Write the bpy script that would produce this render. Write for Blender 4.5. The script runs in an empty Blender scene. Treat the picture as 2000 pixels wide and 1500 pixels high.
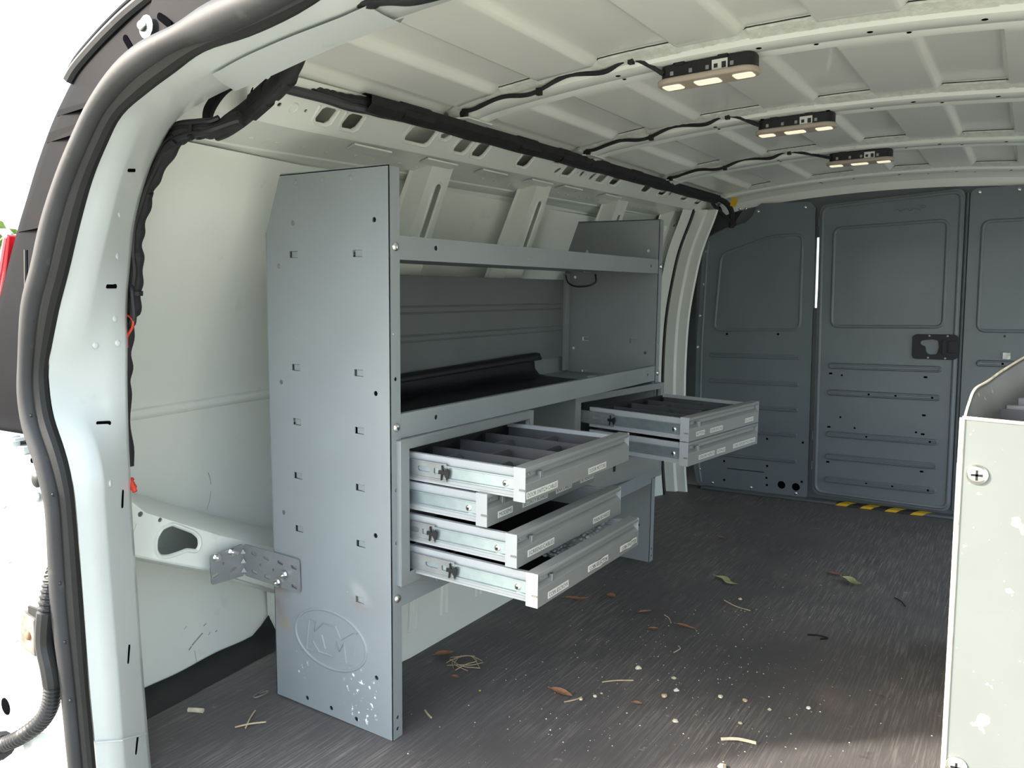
import bpy, bmesh, math, random
from mathutils import Vector, Matrix, noise
from mathutils.geometry import tessellate_polygon

sc = bpy.context.scene
COL = sc.collection
PI = math.pi
random.seed(7)

# ------------------------------------------------------------------ camera
# world frame: x to the right of the van, y forward (towards the cab), z up from the load floor, metres
CAM = Vector((1.0702, -1.1839, 0.9099))
YAW, PITCH, ROLL, FPX = 0.5749, 0.1053, 0.0097, 1563.95
def camera():
    fw = Vector((-math.sin(YAW)*math.cos(PITCH), math.cos(YAW)*math.cos(PITCH), -math.sin(PITCH)))
    rt = Vector((math.cos(YAW), math.sin(YAW), 0)); dn = fw.cross(rt)
    r2 = rt*math.cos(ROLL) + dn*math.sin(ROLL); d2 = -rt*math.sin(ROLL) + dn*math.cos(ROLL)
    up = -d2; bk = -fw
    m = Matrix(((r2.x, up.x, bk.x, CAM.x), (r2.y, up.y, bk.y, CAM.y), (r2.z, up.z, bk.z, CAM.z), (0, 0, 0, 1)))
    c = bpy.data.cameras.new('camera'); c.sensor_width = 36; c.sensor_fit = 'HORIZONTAL'
    c.lens = FPX/2000*36; c.clip_start = .02; c.clip_end = 500
    o = bpy.data.objects.new('camera', c); COL.objects.link(o); o.matrix_world = m
    sc.camera = o
camera()

# ------------------------------------------------------------------ world, sun, exposure
HAZE, VEIL = .12, .95
SUN_ENERGY = 3.8
SUN_TRAVEL = Vector((1.34, 1.22, -1.0))
EXPOSURE = 1.5
def world():
    w = bpy.data.worlds.new('hazy_sky'); sc.world = w; w.use_nodes = True
    nt = w.node_tree; nt.nodes.clear()
    N = nt.nodes.new; L = nt.links.new
    tc = N('ShaderNodeTexCoord')
    mp = N('ShaderNodeMapping'); mp.inputs['Scale'].default_value = (1.6, 1.6, 4.0); L(tc.outputs['Generated'], mp.inputs['Vector'])
    nz = N('ShaderNodeTexNoise'); nz.inputs['Scale'].default_value = 1.7; nz.inputs['Detail'].default_value = 6; nz.inputs['Roughness'].default_value = .55
    L(mp.outputs['Vector'], nz.inputs['Vector'])
    cr = N('ShaderNodeValToRGB'); L(nz.outputs['Fac'], cr.inputs['Fac'])
    cr.color_ramp.elements[0].position = .36; cr.color_ramp.elements[0].color = (.52, .72, .88, 1)
    cr.color_ramp.elements[1].position = .60; cr.color_ramp.elements[1].color = (.86, .91, .93, 1)
    # hazy clear-sky model with the sun's aureole, under a thin even cloud veil
    sk = N('ShaderNodeTexSky'); sk.sky_type = 'NISHITA'; sk.sun_disc = False; sk.dust_density = 5; sk.air_density = 1
    d = -SUN_TRAVEL.normalized(); sk.sun_elevation = math.asin(d.z); sk.sun_rotation = math.atan2(d.x, d.y)
    m1 = N('ShaderNodeMix'); m1.data_type = 'RGBA'; m1.blend_type = 'MULTIPLY'; m1.inputs['Factor'].default_value = 1; m1.clamp_result = False
    m1.inputs['B'].default_value = (HAZE, HAZE, HAZE, 1); L(sk.outputs['Color'], m1.inputs['A'])
    m2 = N('ShaderNodeMix'); m2.data_type = 'RGBA'; m2.blend_type = 'MULTIPLY'; m2.inputs['Factor'].default_value = 1
    m2.inputs['B'].default_value = (VEIL, VEIL, VEIL, 1); L(cr.outputs['Color'], m2.inputs['A'])
    ad = N('ShaderNodeMix'); ad.data_type = 'RGBA'; ad.blend_type = 'ADD'; ad.inputs['Factor'].default_value = 1; ad.clamp_result = False
    L(m1.outputs['Result'], ad.inputs['A']); L(m2.outputs['Result'], ad.inputs['B'])
    bg = N('ShaderNodeBackground'); bg.inputs['Strength'].default_value = 1
    L(ad.outputs['Result'], bg.inputs['Color'])
    ou = N('ShaderNodeOutputWorld'); L(bg.outputs['Background'], ou.inputs['Surface'])
world()
def sun():
    l = bpy.data.lights.new('sun', 'SUN'); l.energy = SUN_ENERGY; l.angle = math.radians(2.5); l.color = (1, .93, .82)
    o = bpy.data.objects.new('sun', l); COL.objects.link(o); o.location = (-6, -6, 8)
    o.rotation_euler = SUN_TRAVEL.to_track_quat('-Z', 'Y').to_euler()
sun()
vs = sc.view_settings
vs.view_transform = 'Standard'; vs.look = 'None'; vs.gamma = 1; vs.use_curve_mapping = False; vs.exposure = EXPOSURE
sc.cycles.max_bounces = 10; sc.cycles.diffuse_bounces = 7; sc.cycles.glossy_bounces = 4
sc.cycles.sample_clamp_indirect = 6

# ------------------------------------------------------------------ materials
MATS = {}
def pmat(name, rgb, rough=.5, metal=0, var=.10, vscale=6, bump=0, bscale=150, coat=0, spec=.5,
         spots=None, stretch=None, emit=0, trans=0, dirt=None):
    """procedural material: base colour with soft noise variation, optional chips (spots), dirt and fine bump"""
    if name in MATS: return MATS[name]
    m = bpy.data.materials.new(name); m.use_nodes = True; nt = m.node_tree
    N = nt.nodes.new; L = nt.links.new
    b = nt.nodes['Principled BSDF']
    tc = N('ShaderNodeTexCoord'); mp = N('ShaderNodeMapping'); L(tc.outputs['Object'], mp.inputs['Vector'])
    if stretch: mp.inputs['Scale'].default_value = stretch
    nz = N('ShaderNodeTexNoise'); nz.inputs['Scale'].default_value = vscale; nz.inputs['Detail'].default_value = 5
    L(mp.outputs['Vector'], nz.inputs['Vector'])
    cr = N('ShaderNodeValToRGB'); L(nz.outputs['Fac'], cr.inputs['Fac'])
    lo = [c*(1-var) for c in rgb]; hi = [min(1, c*(1+var)) for c in rgb]
    cr.color_ramp.elements[0].position = .3; cr.color_ramp.elements[0].color = (*lo, 1)
    cr.color_ramp.elements[1].position = .7; cr.color_ramp.elements[1].color = (*hi, 1)
    col = cr.outputs['Color']
    def layer(col, rgb2, scale, lo, hi, amount=1.0, st=None, detail=4):
        n2 = N('ShaderNodeTexNoise'); n2.inputs['Scale'].default_value = scale; n2.inputs['Detail'].default_value = detail
        if st:
            m2 = N('ShaderNodeMapping'); m2.inputs['Scale'].default_value = st; L(tc.outputs['Object'], m2.inputs['Vector']); L(m2.outputs['Vector'], n2.inputs['Vector'])
        else: L(tc.outputs['Object'], n2.inputs['Vector'])
        r = N('ShaderNodeMapRange'); r.inputs['From Min'].default_value = lo; r.inputs['From Max'].default_value = hi
        r.inputs['To Max'].default_value = amount
        L(n2.outputs['Fac'], r.inputs['Value'])
        mx = N('ShaderNodeMix'); mx.data_type = 'RGBA'; L(r.outputs['Result'], mx.inputs['Factor']); L(col, mx.inputs['A'])
        mx.inputs['B'].default_value = (*rgb2, 1)
        return mx.outputs['Result']
    for s in (spots or []): col = layer(col, *s)
    if dirt: col = layer(col, *dirt)
    L(col, b.inputs['Base Color'])
    b.inputs['Roughness'].default_value = rough; b.inputs['Metallic'].default_value = metal
    b.inputs['Coat Weight'].default_value = coat; b.inputs['Coat Roughness'].default_value = .08
    b.inputs['Specular IOR Level'].default_value = spec
    if trans: b.inputs['Transmission Weight'].default_value = trans
    if emit:
        L(col, b.inputs['Emission Color']); b.inputs['Emission Strength'].default_value = emit
    if bump:
        n3 = N('ShaderNodeTexNoise'); n3.inputs['Scale'].default_value = bscale; n3.inputs['Detail'].default_value = 3
        L(mp.outputs['Vector'], n3.inputs['Vector'])
        bp = N('ShaderNodeBump'); bp.inputs['Strength'].default_value = bump; bp.inputs['Distance'].default_value = .003
        L(n3.outputs['Fac'], bp.inputs['Height']); L(bp.outputs['Normal'], b.inputs['Normal'])
    MATS[name] = m; return m

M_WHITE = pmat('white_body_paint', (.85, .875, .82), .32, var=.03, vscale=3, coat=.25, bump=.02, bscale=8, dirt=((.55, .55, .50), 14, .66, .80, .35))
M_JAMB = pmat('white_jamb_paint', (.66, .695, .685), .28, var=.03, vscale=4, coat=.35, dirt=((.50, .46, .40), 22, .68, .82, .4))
M_ROOF = pmat('white_roof_paint', (.86, .86, .81), .30, var=.04, vscale=3, coat=.3)
M_RACK = pmat('grey_rack_paint', (.265, .29, .302), .48, var=.05, vscale=5, bump=.04, bscale=350,
              spots=[((.72, .74, .74), 60, .745, .77, .8), ((.26, .22, .19), 9, .68, .85, .35)])
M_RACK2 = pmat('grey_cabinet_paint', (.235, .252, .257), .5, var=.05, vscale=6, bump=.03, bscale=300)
M_RACKD = pmat('darker_grey_back_panel', (.15, .163, .167), .55, var=.06, vscale=5)  # a darker grey than the rest of the rack
def worn_panel():
    """the rack paint with a rust run under the wall bracket and pale scrapes near the foot"""
    m = M_RACK.copy(); m.name = 'worn_rack_paint'; nt = m.node_tree; N = nt.nodes.new; L = nt.links.new
    b = nt.nodes['Principled BSDF']; col = b.inputs['Base Color'].links[0].from_socket
    tc = N('ShaderNodeTexCoord')
    def blotch(col, centre, size, rgb, scale, lo, hi, amt):
        mp = N('ShaderNodeMapping'); mp.vector_type = 'POINT'; L(tc.outputs['Object'], mp.inputs['Vector'])
        mp.inputs['Scale'].default_value = tuple(1/v for v in size); mp.inputs['Location'].default_value = tuple(-c/v for c, v in zip(centre, size))
        ln = N('ShaderNodeVectorMath'); ln.operation = 'LENGTH'; L(mp.outputs['Vector'], ln.inputs[0])
        f = N('ShaderNodeMapRange'); f.inputs['From Min'].default_value = 1; f.inputs['From Max'].default_value = 0; L(ln.outputs['Value'], f.inputs['Value'])
        nz = N('ShaderNodeTexNoise'); nz.inputs['Scale'].default_value = scale; nz.inputs['Detail'].default_value = 5; L(tc.outputs['Object'], nz.inputs['Vector'])
        g = N('ShaderNodeMapRange'); g.inputs['From Min'].default_value = lo; g.inputs['From Max'].default_value = hi; g.inputs['To Max'].default_value = amt; L(nz.outputs['Fac'], g.inputs['Value'])
        mu = N('ShaderNodeMath'); mu.operation = 'MULTIPLY'; mu.use_clamp = True; L(f.outputs['Result'], mu.inputs[0]); L(g.outputs['Result'], mu.inputs[1])
        mx = N('ShaderNodeMix'); mx.data_type = 'RGBA'; L(mu.outputs[0], mx.inputs['Factor']); L(col, mx.inputs['A']); mx.inputs['B'].default_value = (*rgb, 1)
        return mx.outputs['Result']
    col = blotch(col, (-.335, 0, .235), (.045, .2, .075), (.22, .16, .145), 14, .25, .6, 1.3)
    col = blotch(col, (-.322, 0, .175), (.025, .2, .022), (.34, .24, .13), 30, .3, .6, 1.2)
    col = blotch(col, (-.088, 0, .277), (.03, .2, .02), (.30, .22, .20), 40, .35, .6, 1.0)
    col = blotch(col, (-.085, 0, .072), (.06, .2, .075), (.85, .86, .86), 75, .60, .66, 3.0)
    col = blotch(col, (-.265, 0, .105), (.03, .2, .05), (.80, .81, .81), 70, .62, .68, 3.0)
    L(col, b.inputs['Base Color']); return m
M_RACK1 = worn_panel()
M_DRAWER = pmat('pale_grey_drawer_paint', (.385, .408, .428), .42, var=.04, vscale=7, bump=.02, bscale=200)
M_FRONT = pmat('drawer_front_aluminium', (.27, .28, .275), .40, metal=.1, var=.06, vscale=9, stretch=(1, .15, 1))
M_ZINC = pmat('zinc_plated_steel', (.46, .54, .57), .30, metal=.75, var=.16, vscale=22)
M_ZINCD = pmat('dull_zinc_steel', (.34, .36, .37), .42, metal=.6, var=.15, vscale=30)
M_STEEL = pmat('bright_screw_steel', (.75, .75, .73), .25, metal=1, var=.1)
M_SLATE = pmat('slate_bulkhead_paint', (.152, .176, .198), .42, var=.07, vscale=4, coat=.08, bump=.05, bscale=500,
               spots=[((.14, .15, .16), 30, .74, .80, .5)])
M_SLATED = pmat('slate_frame_paint', (.10, .112, .122), .45, var=.08, vscale=5)
M_BLACK = pmat('black_plastic', (.008, .008, .010), .5, var=.2, vscale=12)
M_LATCH = pmat('black_latch_plastic', (.012, .013, .017), .6, var=.2)
M_TRIM = pmat('black_corner_trim', (.006, .006, .008), .5, var=.25, vscale=6, spec=.03, spots=[((.012, .012, .011), 7, .55, .75, .5)])
M_RUBBER = pmat('dark_rubber', (.008, .008, .008), .6, var=.25, vscale=20, bump=.1, bscale=300)
M_RUBBERG = pmat('dusty_grey_rubber', (.036, .036, .038), .6, var=.15, vscale=12, spec=.35, bump=.05, bscale=120, spots=[((.13, .12, .11), 25, .64, .8, .6)])
M_HOLE_SHADE = pmat('painted_hole_shade', (.004, .004, .005), 1, var=.1, spec=0)  # flat black that paints the shade inside holes
M_TAPE = pmat('cloth_harness_tape', (.016, .016, .018), .75, var=.3, vscale=30, bump=.3, bscale=300)
M_WIRE = pmat('black_wire_loom', (.012, .012, .014), .45, var=.3, vscale=20)
M_RED = pmat('red_wire', (.62, .045, .02), .4, var=.1)
M_BLUE = pmat('blue_plug', (.03, .2, .33), .4, var=.1)
M_YEL = pmat('yellow_tape', (.75, .46, .02), .5, var=.08)
M_TBLK = pmat('black_tape', (.02, .02, .02), .5, var=.2)
M_PAPER = pmat('white_label_tape', (.74, .74, .70), .5, var=.03)
M_INK = pmat('label_ink', (.02, .02, .02), .6)
M_LAMPRED = pmat('red_lamp_lens', (.55, .008, .02), .12, var=.1, coat=1)
M_LAMPTAN = pmat('tan_lamp_bezel', (.46, .385, .315), .45, var=.05)
M_LENS = pmat('lamp_lens', (.95, .84, .62), .3, var=.05, emit=.3)
M_RUST = pmat('rusty_hinge_steel', (.20, .185, .165), .65, metal=.2, var=.35, vscale=40, spots=[((.22, .11, .06), 60, .58, .75, .6)])
M_MASTIC = pmat('roof_mastic', (.70, .72, .66), .8, var=.12, vscale=60, bump=.6, bscale=180)
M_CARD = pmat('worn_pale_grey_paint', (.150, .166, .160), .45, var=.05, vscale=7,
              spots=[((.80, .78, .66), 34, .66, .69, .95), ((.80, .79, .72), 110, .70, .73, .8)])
M_CHIP = pmat('chipped_edge', (.72, .66, .54), .6, var=.25, vscale=60)
M_DKPANEL = pmat('dark_grey_worn_panel', (.085, .085, .083), .42, var=.15, spots=[((.4, .36, .3), 70, .68, .72, .7)])
M_BIN = pmat('dark_bin_plastic', (.075, .077, .083), .4, var=.2)
M_BIN_LIT = pmat('sunlit_bin_divider', (.22, .22, .24), .4, var=.1)  # bin plastic lightened, sunlight on the dividers put into the colour
M_LEAFB = pmat('brown_dry_leaf', (.32, .16, .085), .7, var=.3, vscale=60)
M_LEAFG = pmat('pale_green_leaf', (.40, .42, .20), .6, var=.25, vscale=60)
M_STRAW = pmat('straw', (.50, .38, .24), .7, var=.2, vscale=60)
M_CRUMB = pmat('pale_crumb', (.66, .58, .42), .7, var=.25, vscale=60)
M_OCHRE = pmat('ochre_crumb', (.62, .38, .08), .7, var=.2, vscale=60)
M_BUBBLE = pmat('clear_bubble_wrap', (.88, .90, .93), .10, var=.05, coat=.6, trans=.30)
M_FOLI = pmat('tree_foliage', (.13, .20, .04), .7, var=.5, vscale=3)
M_BARK = pmat('tree_bark', (.12, .09, .06), .85, var=.3, vscale=10)
M_GROUND = pmat('pale_concrete', (.27, .27, .225), .85, var=.12, vscale=1.2, bump=.2, bscale=30)

def floor_mat():
    m = bpy.data.materials.new('dusty_black_rubber_floor'); m.use_nodes = True; nt = m.node_tree
    N = nt.nodes.new; L = nt.links.new; b = nt.nodes['Principled BSDF']
    tc = N('ShaderNodeTexCoord')
    def nz(scale, st=(1, 1, 1), detail=5, rough=.55):
        mp = N('ShaderNodeMapping'); mp.inputs['Scale'].default_value = st; L(tc.outputs['Object'], mp.inputs['Vector'])
        n = N('ShaderNodeTexNoise'); n.inputs['Scale'].default_value = scale; n.inputs['Detail'].default_value = detail; n.inputs['Roughness'].default_value = rough
        L(mp.outputs['Vector'], n.inputs['Vector']); return n.outputs['Fac']
    def rng(v, a, c, to=1.0):
        r = N('ShaderNodeMapRange'); r.inputs['From Min'].default_value = a; r.inputs['From Max'].default_value = c; r.inputs['To Max'].default_value = to
        L(v, r.inputs['Value']); return r.outputs['Result']
    def mix(f, a, c):
        x = N('ShaderNodeMix'); x.data_type = 'RGBA'; L(f, x.inputs['Factor'])
        if isinstance(a, tuple): x.inputs['A'].default_value = (*a, 1)
        else: L(a, x.inputs['A'])
        x.inputs['B'].default_value = (*c, 1); return x.outputs['Result']
    def mul(a, c):
        x = N('ShaderNodeMath'); x.operation = 'MULTIPLY'; L(a, x.inputs[0]); L(c, x.inputs[1]); return x.outputs[0]
    c = mix(rng(nz(2.2), .35, .7), (.088, .082, .083), (.135, .122, .118))
    streak = nz(9, (24, .8, 1), 6, .7)                      # fine ribs running fore and aft
    c = mix(mul(rng(streak, .48, .70, .9), rng(nz(2.0), .36, .60)), c, (.34, .30, .27))
    c = mix(rng(nz(3.1, (1, .7, 1)), .62, .80, .6), c, (.30, .23, .20))   # reddish dust
    c = mix(rng(nz(26, (1, 1, 1), 6), .68, .78, .7), c, (.45, .42, .39))    # scuffs
    c = mix(rng(nz(14, (1, 1, 1), 3), .68, .80, .7), c, (.03, .03, .03)) # dark stains
    L(c, b.inputs['Base Color']); b.inputs['Roughness'].default_value = .62; b.inputs['Specular IOR Level'].default_value = .4
    bp = N('ShaderNodeBump'); bp.inputs['Strength'].default_value = .35; bp.inputs['Distance'].default_value = .003
    L(streak, bp.inputs['Height']); L(bp.outputs['Normal'], b.inputs['Normal'])
    return m
M_FLOOR = floor_mat()

# ------------------------------------------------------------------ mesh helpers
X, Y, Z = Vector((1, 0, 0)), Vector((0, 1, 0)), Vector((0, 0, 1))
class Fr:
    """a local frame: point(a, b, c) = O + a U + b V + c N"""
    def __init__(s, O, U=X, V=Z, N=None):
        s.O = Vector(O); s.U = Vector(U).normalized(); s.V = Vector(V).normalized()
        s.N = Vector(N).normalized() if N is not None else s.U.cross(s.V)
    def __call__(s, a, b, c=0): return s.O + s.U*a + s.V*b + s.N*c
W0 = Fr((0, 0, 0), X, Y, Z)

def catmull(pts, n=6, closed=False):
    P = [Vector(p) for p in pts]; out = []
    m = len(P)
    for i in range(m if closed else m-1):
        p0, p1, p2, p3 = (P[(i-1) % m], P[i], P[(i+1) % m], P[(i+2) % m]) if closed else (P[max(i-1, 0)], P[i], P[i+1], P[min(i+2, m-1)])
        for k in range(n):
            t = k/n
            out.append(.5*((2*p1) + (p2-p0)*t + (2*p0-5*p1+4*p2-p3)*t*t + (3*p1-p0-3*p2+p3)*t**3))
    if not closed: out.append(P[-1].copy())
    return out
def rrect(x0, y0, x1, y1, r, n=4):
    out = []
    for cx, cy, a0 in ((x1-r, y0+r, -PI/2), (x1-r, y1-r, 0), (x0+r, y1-r, PI/2), (x0+r, y0+r, PI)):
        for k in range(n+1):
            a = a0 + PI/2*k/n; out.append((cx+r*math.cos(a), cy+r*math.sin(a)))
    return out
def circle(cx, cy, r, n=10, ry=None):
    ry = r if ry is None else ry
    return [(cx+r*math.cos(2*PI*k/n), cy+ry*math.sin(2*PI*k/n)) for k in range(n)]
def stadium(cx, cy, L, H, ang=0, n=5):
    r = H/2; h = L/2-r; pts = []
    for k in range(n+1): a = -PI/2+PI*k/n; pts.append((h+r*math.cos(a), r*math.sin(a)))
    for k in range(n+1): a = PI/2+PI*k/n; pts.append((-h+r*math.cos(a), r*math.sin(a)))
    c, s = math.cos(ang), math.sin(ang)
    return [(cx+x*c-y*s, cy+x*s+y*c) for x, y in pts]
def inset_round(pts, r, n=4):
    """round the corners of a closed 2-D polygon"""
    out = []; m = len(pts)
    for i in range(m):
        p = Vector((*pts[i], 0)); a = Vector((*pts[i-1], 0)); b = Vector((*pts[(i+1) % m], 0))
        da = a-p; db = b-p; t = min(r, da.length*.45, db.length*.45)
        A = p+da.normalized()*t; B = p+db.normalized()*t
        for k in range(n+1):
            s = k/n; q = A*(1-s)**2+p*2*s*(1-s)+B*s*s; out.append((q.x, q.y))
    return out

class MB:
    def __init__(s): s.v = []; s.f = []; s.m = []; s.cur = 0
    def add(s, vs, fs):
        o = len(s.v); s.v += [tuple(p) for p in vs]
        for f in fs: s.f.append(tuple(i+o for i in f)); s.m.append(s.cur)
    def mat(s, i): s.cur = i; return s
    def box(s, x0, x1, y0, y1, z0, z1, fr=W0):
        p = [fr(x, y, z) for z in (z0, z1) for y in (y0, y1) for x in (x0, x1)]
        s.add(p, [(0, 2, 3, 1), (4, 5, 7, 6), (0, 1, 5, 4), (2, 6, 7, 3), (0, 4, 6, 2), (1, 3, 7, 5)]); return s
    def plate(s, outer, holes, fr, t):
        """flat plate with real holes; front face at c=0, back at c=-t"""
        loops = [outer]+list(holes)
        flat = [p for l in loops for p in l]
        tri = tessellate_polygon([[Vector((*p, 0)) for p in l] for l in loops])
        n = len(flat)
        vs = [fr(a, b, 0) for a, b in flat]+[fr(a, b, -t) for a, b in flat]
        fs = [tuple(q) for q in tri]+[tuple(i+n for i in reversed(q)) for q in tri]
        o = 0
        for l in loops:
            m = len(l)
            for i in range(m):
                j = (i+1) % m; fs.append((o+i, o+j, o+j+n, o+i+n))
            o += m
        s.add(vs, fs); return s
    def prism(s, poly, fr, c0, c1):
        n = len(poly)
        vs = [fr(a, b, c0) for a, b in poly]+[fr(a, b, c1) for a, b in poly]
        fs = [tuple(range(n)), tuple(range(2*n-1, n-1, -1))]+[(i, (i+1) % n, (i+1) % n+n, i+n) for i in range(n)]
        s.add(vs, fs); return s
    def grid(s, rows, closed=False):
        n = len(rows[0]); o = len(s.v)
        s.v += [tuple(p) for r in rows for p in r]
        for i in range(len(rows)-1):
            for j in range(n if closed else n-1):
                k = (j+1) % n
                s.f.append((o+i*n+j, o+i*n+k, o+(i+1)*n+k, o+(i+1)*n+j)); s.m.append(s.cur)
        return s
    def tube(s, pts, r, seg=8, rf=None, flat=1.0, up=None):
        P = [Vector(p) for p in pts]; rows = []
        t0 = (P[1]-P[0]).normalized()
        nrm = Vector(up) if up else (Z if abs(t0.z) < .9 else X)
        for i, p in enumerate(P):
            t = (P[min(i+1, len(P)-1)]-P[max(i-1, 0)]).normalized()
            nrm = (nrm-t*nrm.dot(t))
            nrm = nrm.normalized() if nrm.length > 1e-6 else t.orthogonal().normalized()
            bn = t.cross(nrm); rr = r if rf is None else rf(i, len(P))
            rows.append([p+nrm*(math.cos(2*PI*k/seg)*rr*flat)+bn*(math.sin(2*PI*k/seg)*rr) for k in range(seg)])
        o = len(s.v); s.grid(rows, True)
        s.f.append(tuple(o+k for k in range(seg))); s.m.append(s.cur)
        e = o+(len(rows)-1)*seg
        s.f.append(tuple(e+k for k in reversed(range(seg)))); s.m.append(s.cur)
        return s
    def bead(s, path, fr, w, h, closed=True, base=-.0005):
        """pressed bead of width w, height h along a 2-D path on the frame's plane"""
        P = [Vector((a, b)) for a, b in path]; n = len(P); rows = []
        for i in range(n):
            a = P[i-1] if (closed or i) else P[i]; b = P[(i+1) % n] if (closed or i < n-1) else P[i]
            d = (b-a); d = d.normalized() if d.length > 1e-9 else Vector((1, 0)); q = Vector((-d.y, d.x))
            rows.append([fr(*(P[i]+q*(w*k)), c) for k, c in ((-.5, base), (-.3, h*.7), (-.1, h), (.1, h), (.3, h*.7), (.5, base))])
        if closed: rows.append(rows[0])
        s.grid(rows); return s
    def pad(s, outline_fn, fr, rings):
        """concentric rings [(inset, height)...] capped: a raised pressed pad"""
        rows = [[fr(a, b, h) for a, b in outline_fn(i)] for i, h in rings]
        o = len(s.v); s.grid(rows, True); n = len(rows[0]); e = o+(len(rows)-1)*n
        s.f.append(tuple(e+k for k in range(n))); s.m.append(s.cur); return s
    def dome(s, fr, r, h, n=12, cross=False, base=0):
        rings = [(r, base), (r, base+h*.25), (r*.85, base+h*.65), (r*.5, base+h*.95), (r*.18, base+h)]
        rows = [[fr(math.cos(2*PI*k/n)*q, math.sin(2*PI*k/n)*q, c) for k in range(n)] for q, c in rings]
        o = len(s.v); s.grid(rows, True); e = o+(len(rows)-1)*n
        s.f.append(tuple(e+k for k in range(n))); s.m.append(s.cur); return s
    def build(s, name, mats, parent=None, smooth=35, bevel=0, loc=None):
        me = bpy.data.meshes.new(name); me.from_pydata(s.v, [], s.f)
        mats = mats if isinstance(mats, (list, tuple)) else [mats]
        for m in mats: me.materials.append(m)
        for p, i in zip(me.polygons, s.m): p.material_index = min(i, len(mats)-1)
        bm = bmesh.new(); bm.from_mesh(me); bmesh.ops.recalc_face_normals(bm, faces=bm.faces); bm.to_mesh(me); bm.free()
        if smooth:
            for p in me.polygons: p.use_smooth = True
            me.set_sharp_from_angle(angle=math.radians(smooth))
        o = bpy.data.objects.new(name, me); COL.objects.link(o)
        if parent is not None: o.parent = parent
        if loc: o.location = loc
        if bevel:
            b = o.modifiers.new('edge', 'BEVEL'); b.width = bevel; b.segments = 2; b.limit_method = 'ANGLE'; b.angle_limit = math.radians(40); b.harden_normals = False
        return o

def tag(o, label=None, cat=None, group=None, kind=None):
    if label: o['label'] = label
    if cat: o['category'] = cat
    if group: o['group'] = group
    if kind: o['kind'] = kind
    return o
def thing(name, label, cat, loc=(0, 0, 0), group=None, kind=None, mw=None):
    o = bpy.data.objects.new(name, None); COL.objects.link(o); o.location = loc; o.empty_display_size = .05
    if mw is not None: o.matrix_world = mw
    return tag(o, label, cat, group, kind)
def struct(o, label, cat=None): return tag(o, label, cat, None, 'structure')
def studs(name, pts, fr, mat_, parent, r=.0075, h=.005, n=10):
    """separate screw / bolt heads sharing one mesh; pts are (a, b) on the frame"""
    m = MB(); m.dome(Fr((0, 0, 0), fr.U, fr.V, fr.N), r, h, n); o = m.build(name, mat_, parent, loc=tuple(fr(*pts[0], 0)))
    for p in pts[1:]: share(o, parent, tuple(fr(*p, 0)))
    return o
def share(o, parent, loc=None, rot=None):
    c = o.copy(); COL.objects.link(c); c.parent = parent
    if loc is not None: c.location = loc
    if rot is not None: c.rotation_euler = rot
    return c

def text_into(mb, body, fr, x0, x1, y0, y1, c):
    """flat printed lettering fitted to a box on the frame"""
    cu = bpy.data.curves.new('t', 'FONT'); cu.body = body; cu.size = 1; cu.resolution_u = 2
    ob = bpy.data.objects.new('t', cu); COL.objects.link(ob)
    dg = bpy.context.evaluated_depsgraph_get()
    me = bpy.data.meshes.new_from_object(ob.evaluated_get(dg))
    xs = [v.co.x for v in me.vertices]; ys = [v.co.y for v in me.vertices]
    ax, bx, ay, by = min(xs), max(xs), min(ys), max(ys)
    vs = [fr(x0+(v.co.x-ax)/(bx-ax)*(x1-x0), y0+(v.co.y-ay)/(by-ay)*(y1-y0), c) for v in me.vertices]
    mb.add(vs, [tuple(p.vertices) for p in me.polygons])
    bpy.data.objects.remove(ob); bpy.data.curves.remove(cu); bpy.data.meshes.remove(me)

def lerp(a, b, t): return a+(b-a)*t
def interp(xs, ys, x):
    if x <= xs[0]: return ys[0]
    for i in range(len(xs)-1):
        if x <= xs[i+1]: return lerp(ys[i], ys[i+1], (x-xs[i])/(xs[i+1]-xs[i]))
    return ys[-1]
def sstep(a, b, x):
    t = max(0, min(1, (x-a)/(b-a))); return t*t*(3-2*t)
CX = .70                      # centre plane of the rear opening
def mir(p): return (2*CX-p[0], p[1], p[2])
# ================================================================== THE VAN BODY
# ---- ground outside
g = MB(); g.grid([[(x, y, -.68) for x in (-60, -20, -5, 5, 20, 60)] for y in (-60, -20, -5, 5, 20, 60)])
struct(g.build('ground', M_GROUND), 'pale sunlit concrete ground outside the van')

# ---- load floor
f = MB(); f.box(-.72, 1.80, -.44, 2.52, -.03, 0)
FLOOR = struct(f.build('floor', M_FLOOR), 'scuffed black rubber load floor of the van')
# mat edge curling up against the left wall
def wall_off(y): return .035*(1-sstep(-.3, .25, y))
WZ = [0, .2, .45, .66, .82, .97, 1.08, 1.17, 1.225]
WX = [-.660, -.675, -.678, -.648, -.590, -.505, -.432, -.392, -.374]
wprof = catmull([(x, 0, z) for x, z in zip(WX, WZ)], 5)
def wall_x(y, z): return interp(WZ, WX, z)+wall_off(y)
e = MB(); rows = []
for k in range(26):
    y = -.43+.76*k/25; xw = wall_x(y, .02)
    lift = .002*math.sin(k*.9)+.055*sstep(.17, .28, y)
    rows.append([(xw+.11, y, .0012), (xw+.06, y, .003+lift*.05), (xw+.030, y, .006+lift*.25), (xw+.012, y, .010+lift*.8), (xw+.006, y, .014+lift), (xw+.002, y, .012+lift)])
e.grid(rows); e.build('mat_edge', M_RUBBER, FLOOR)

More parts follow.
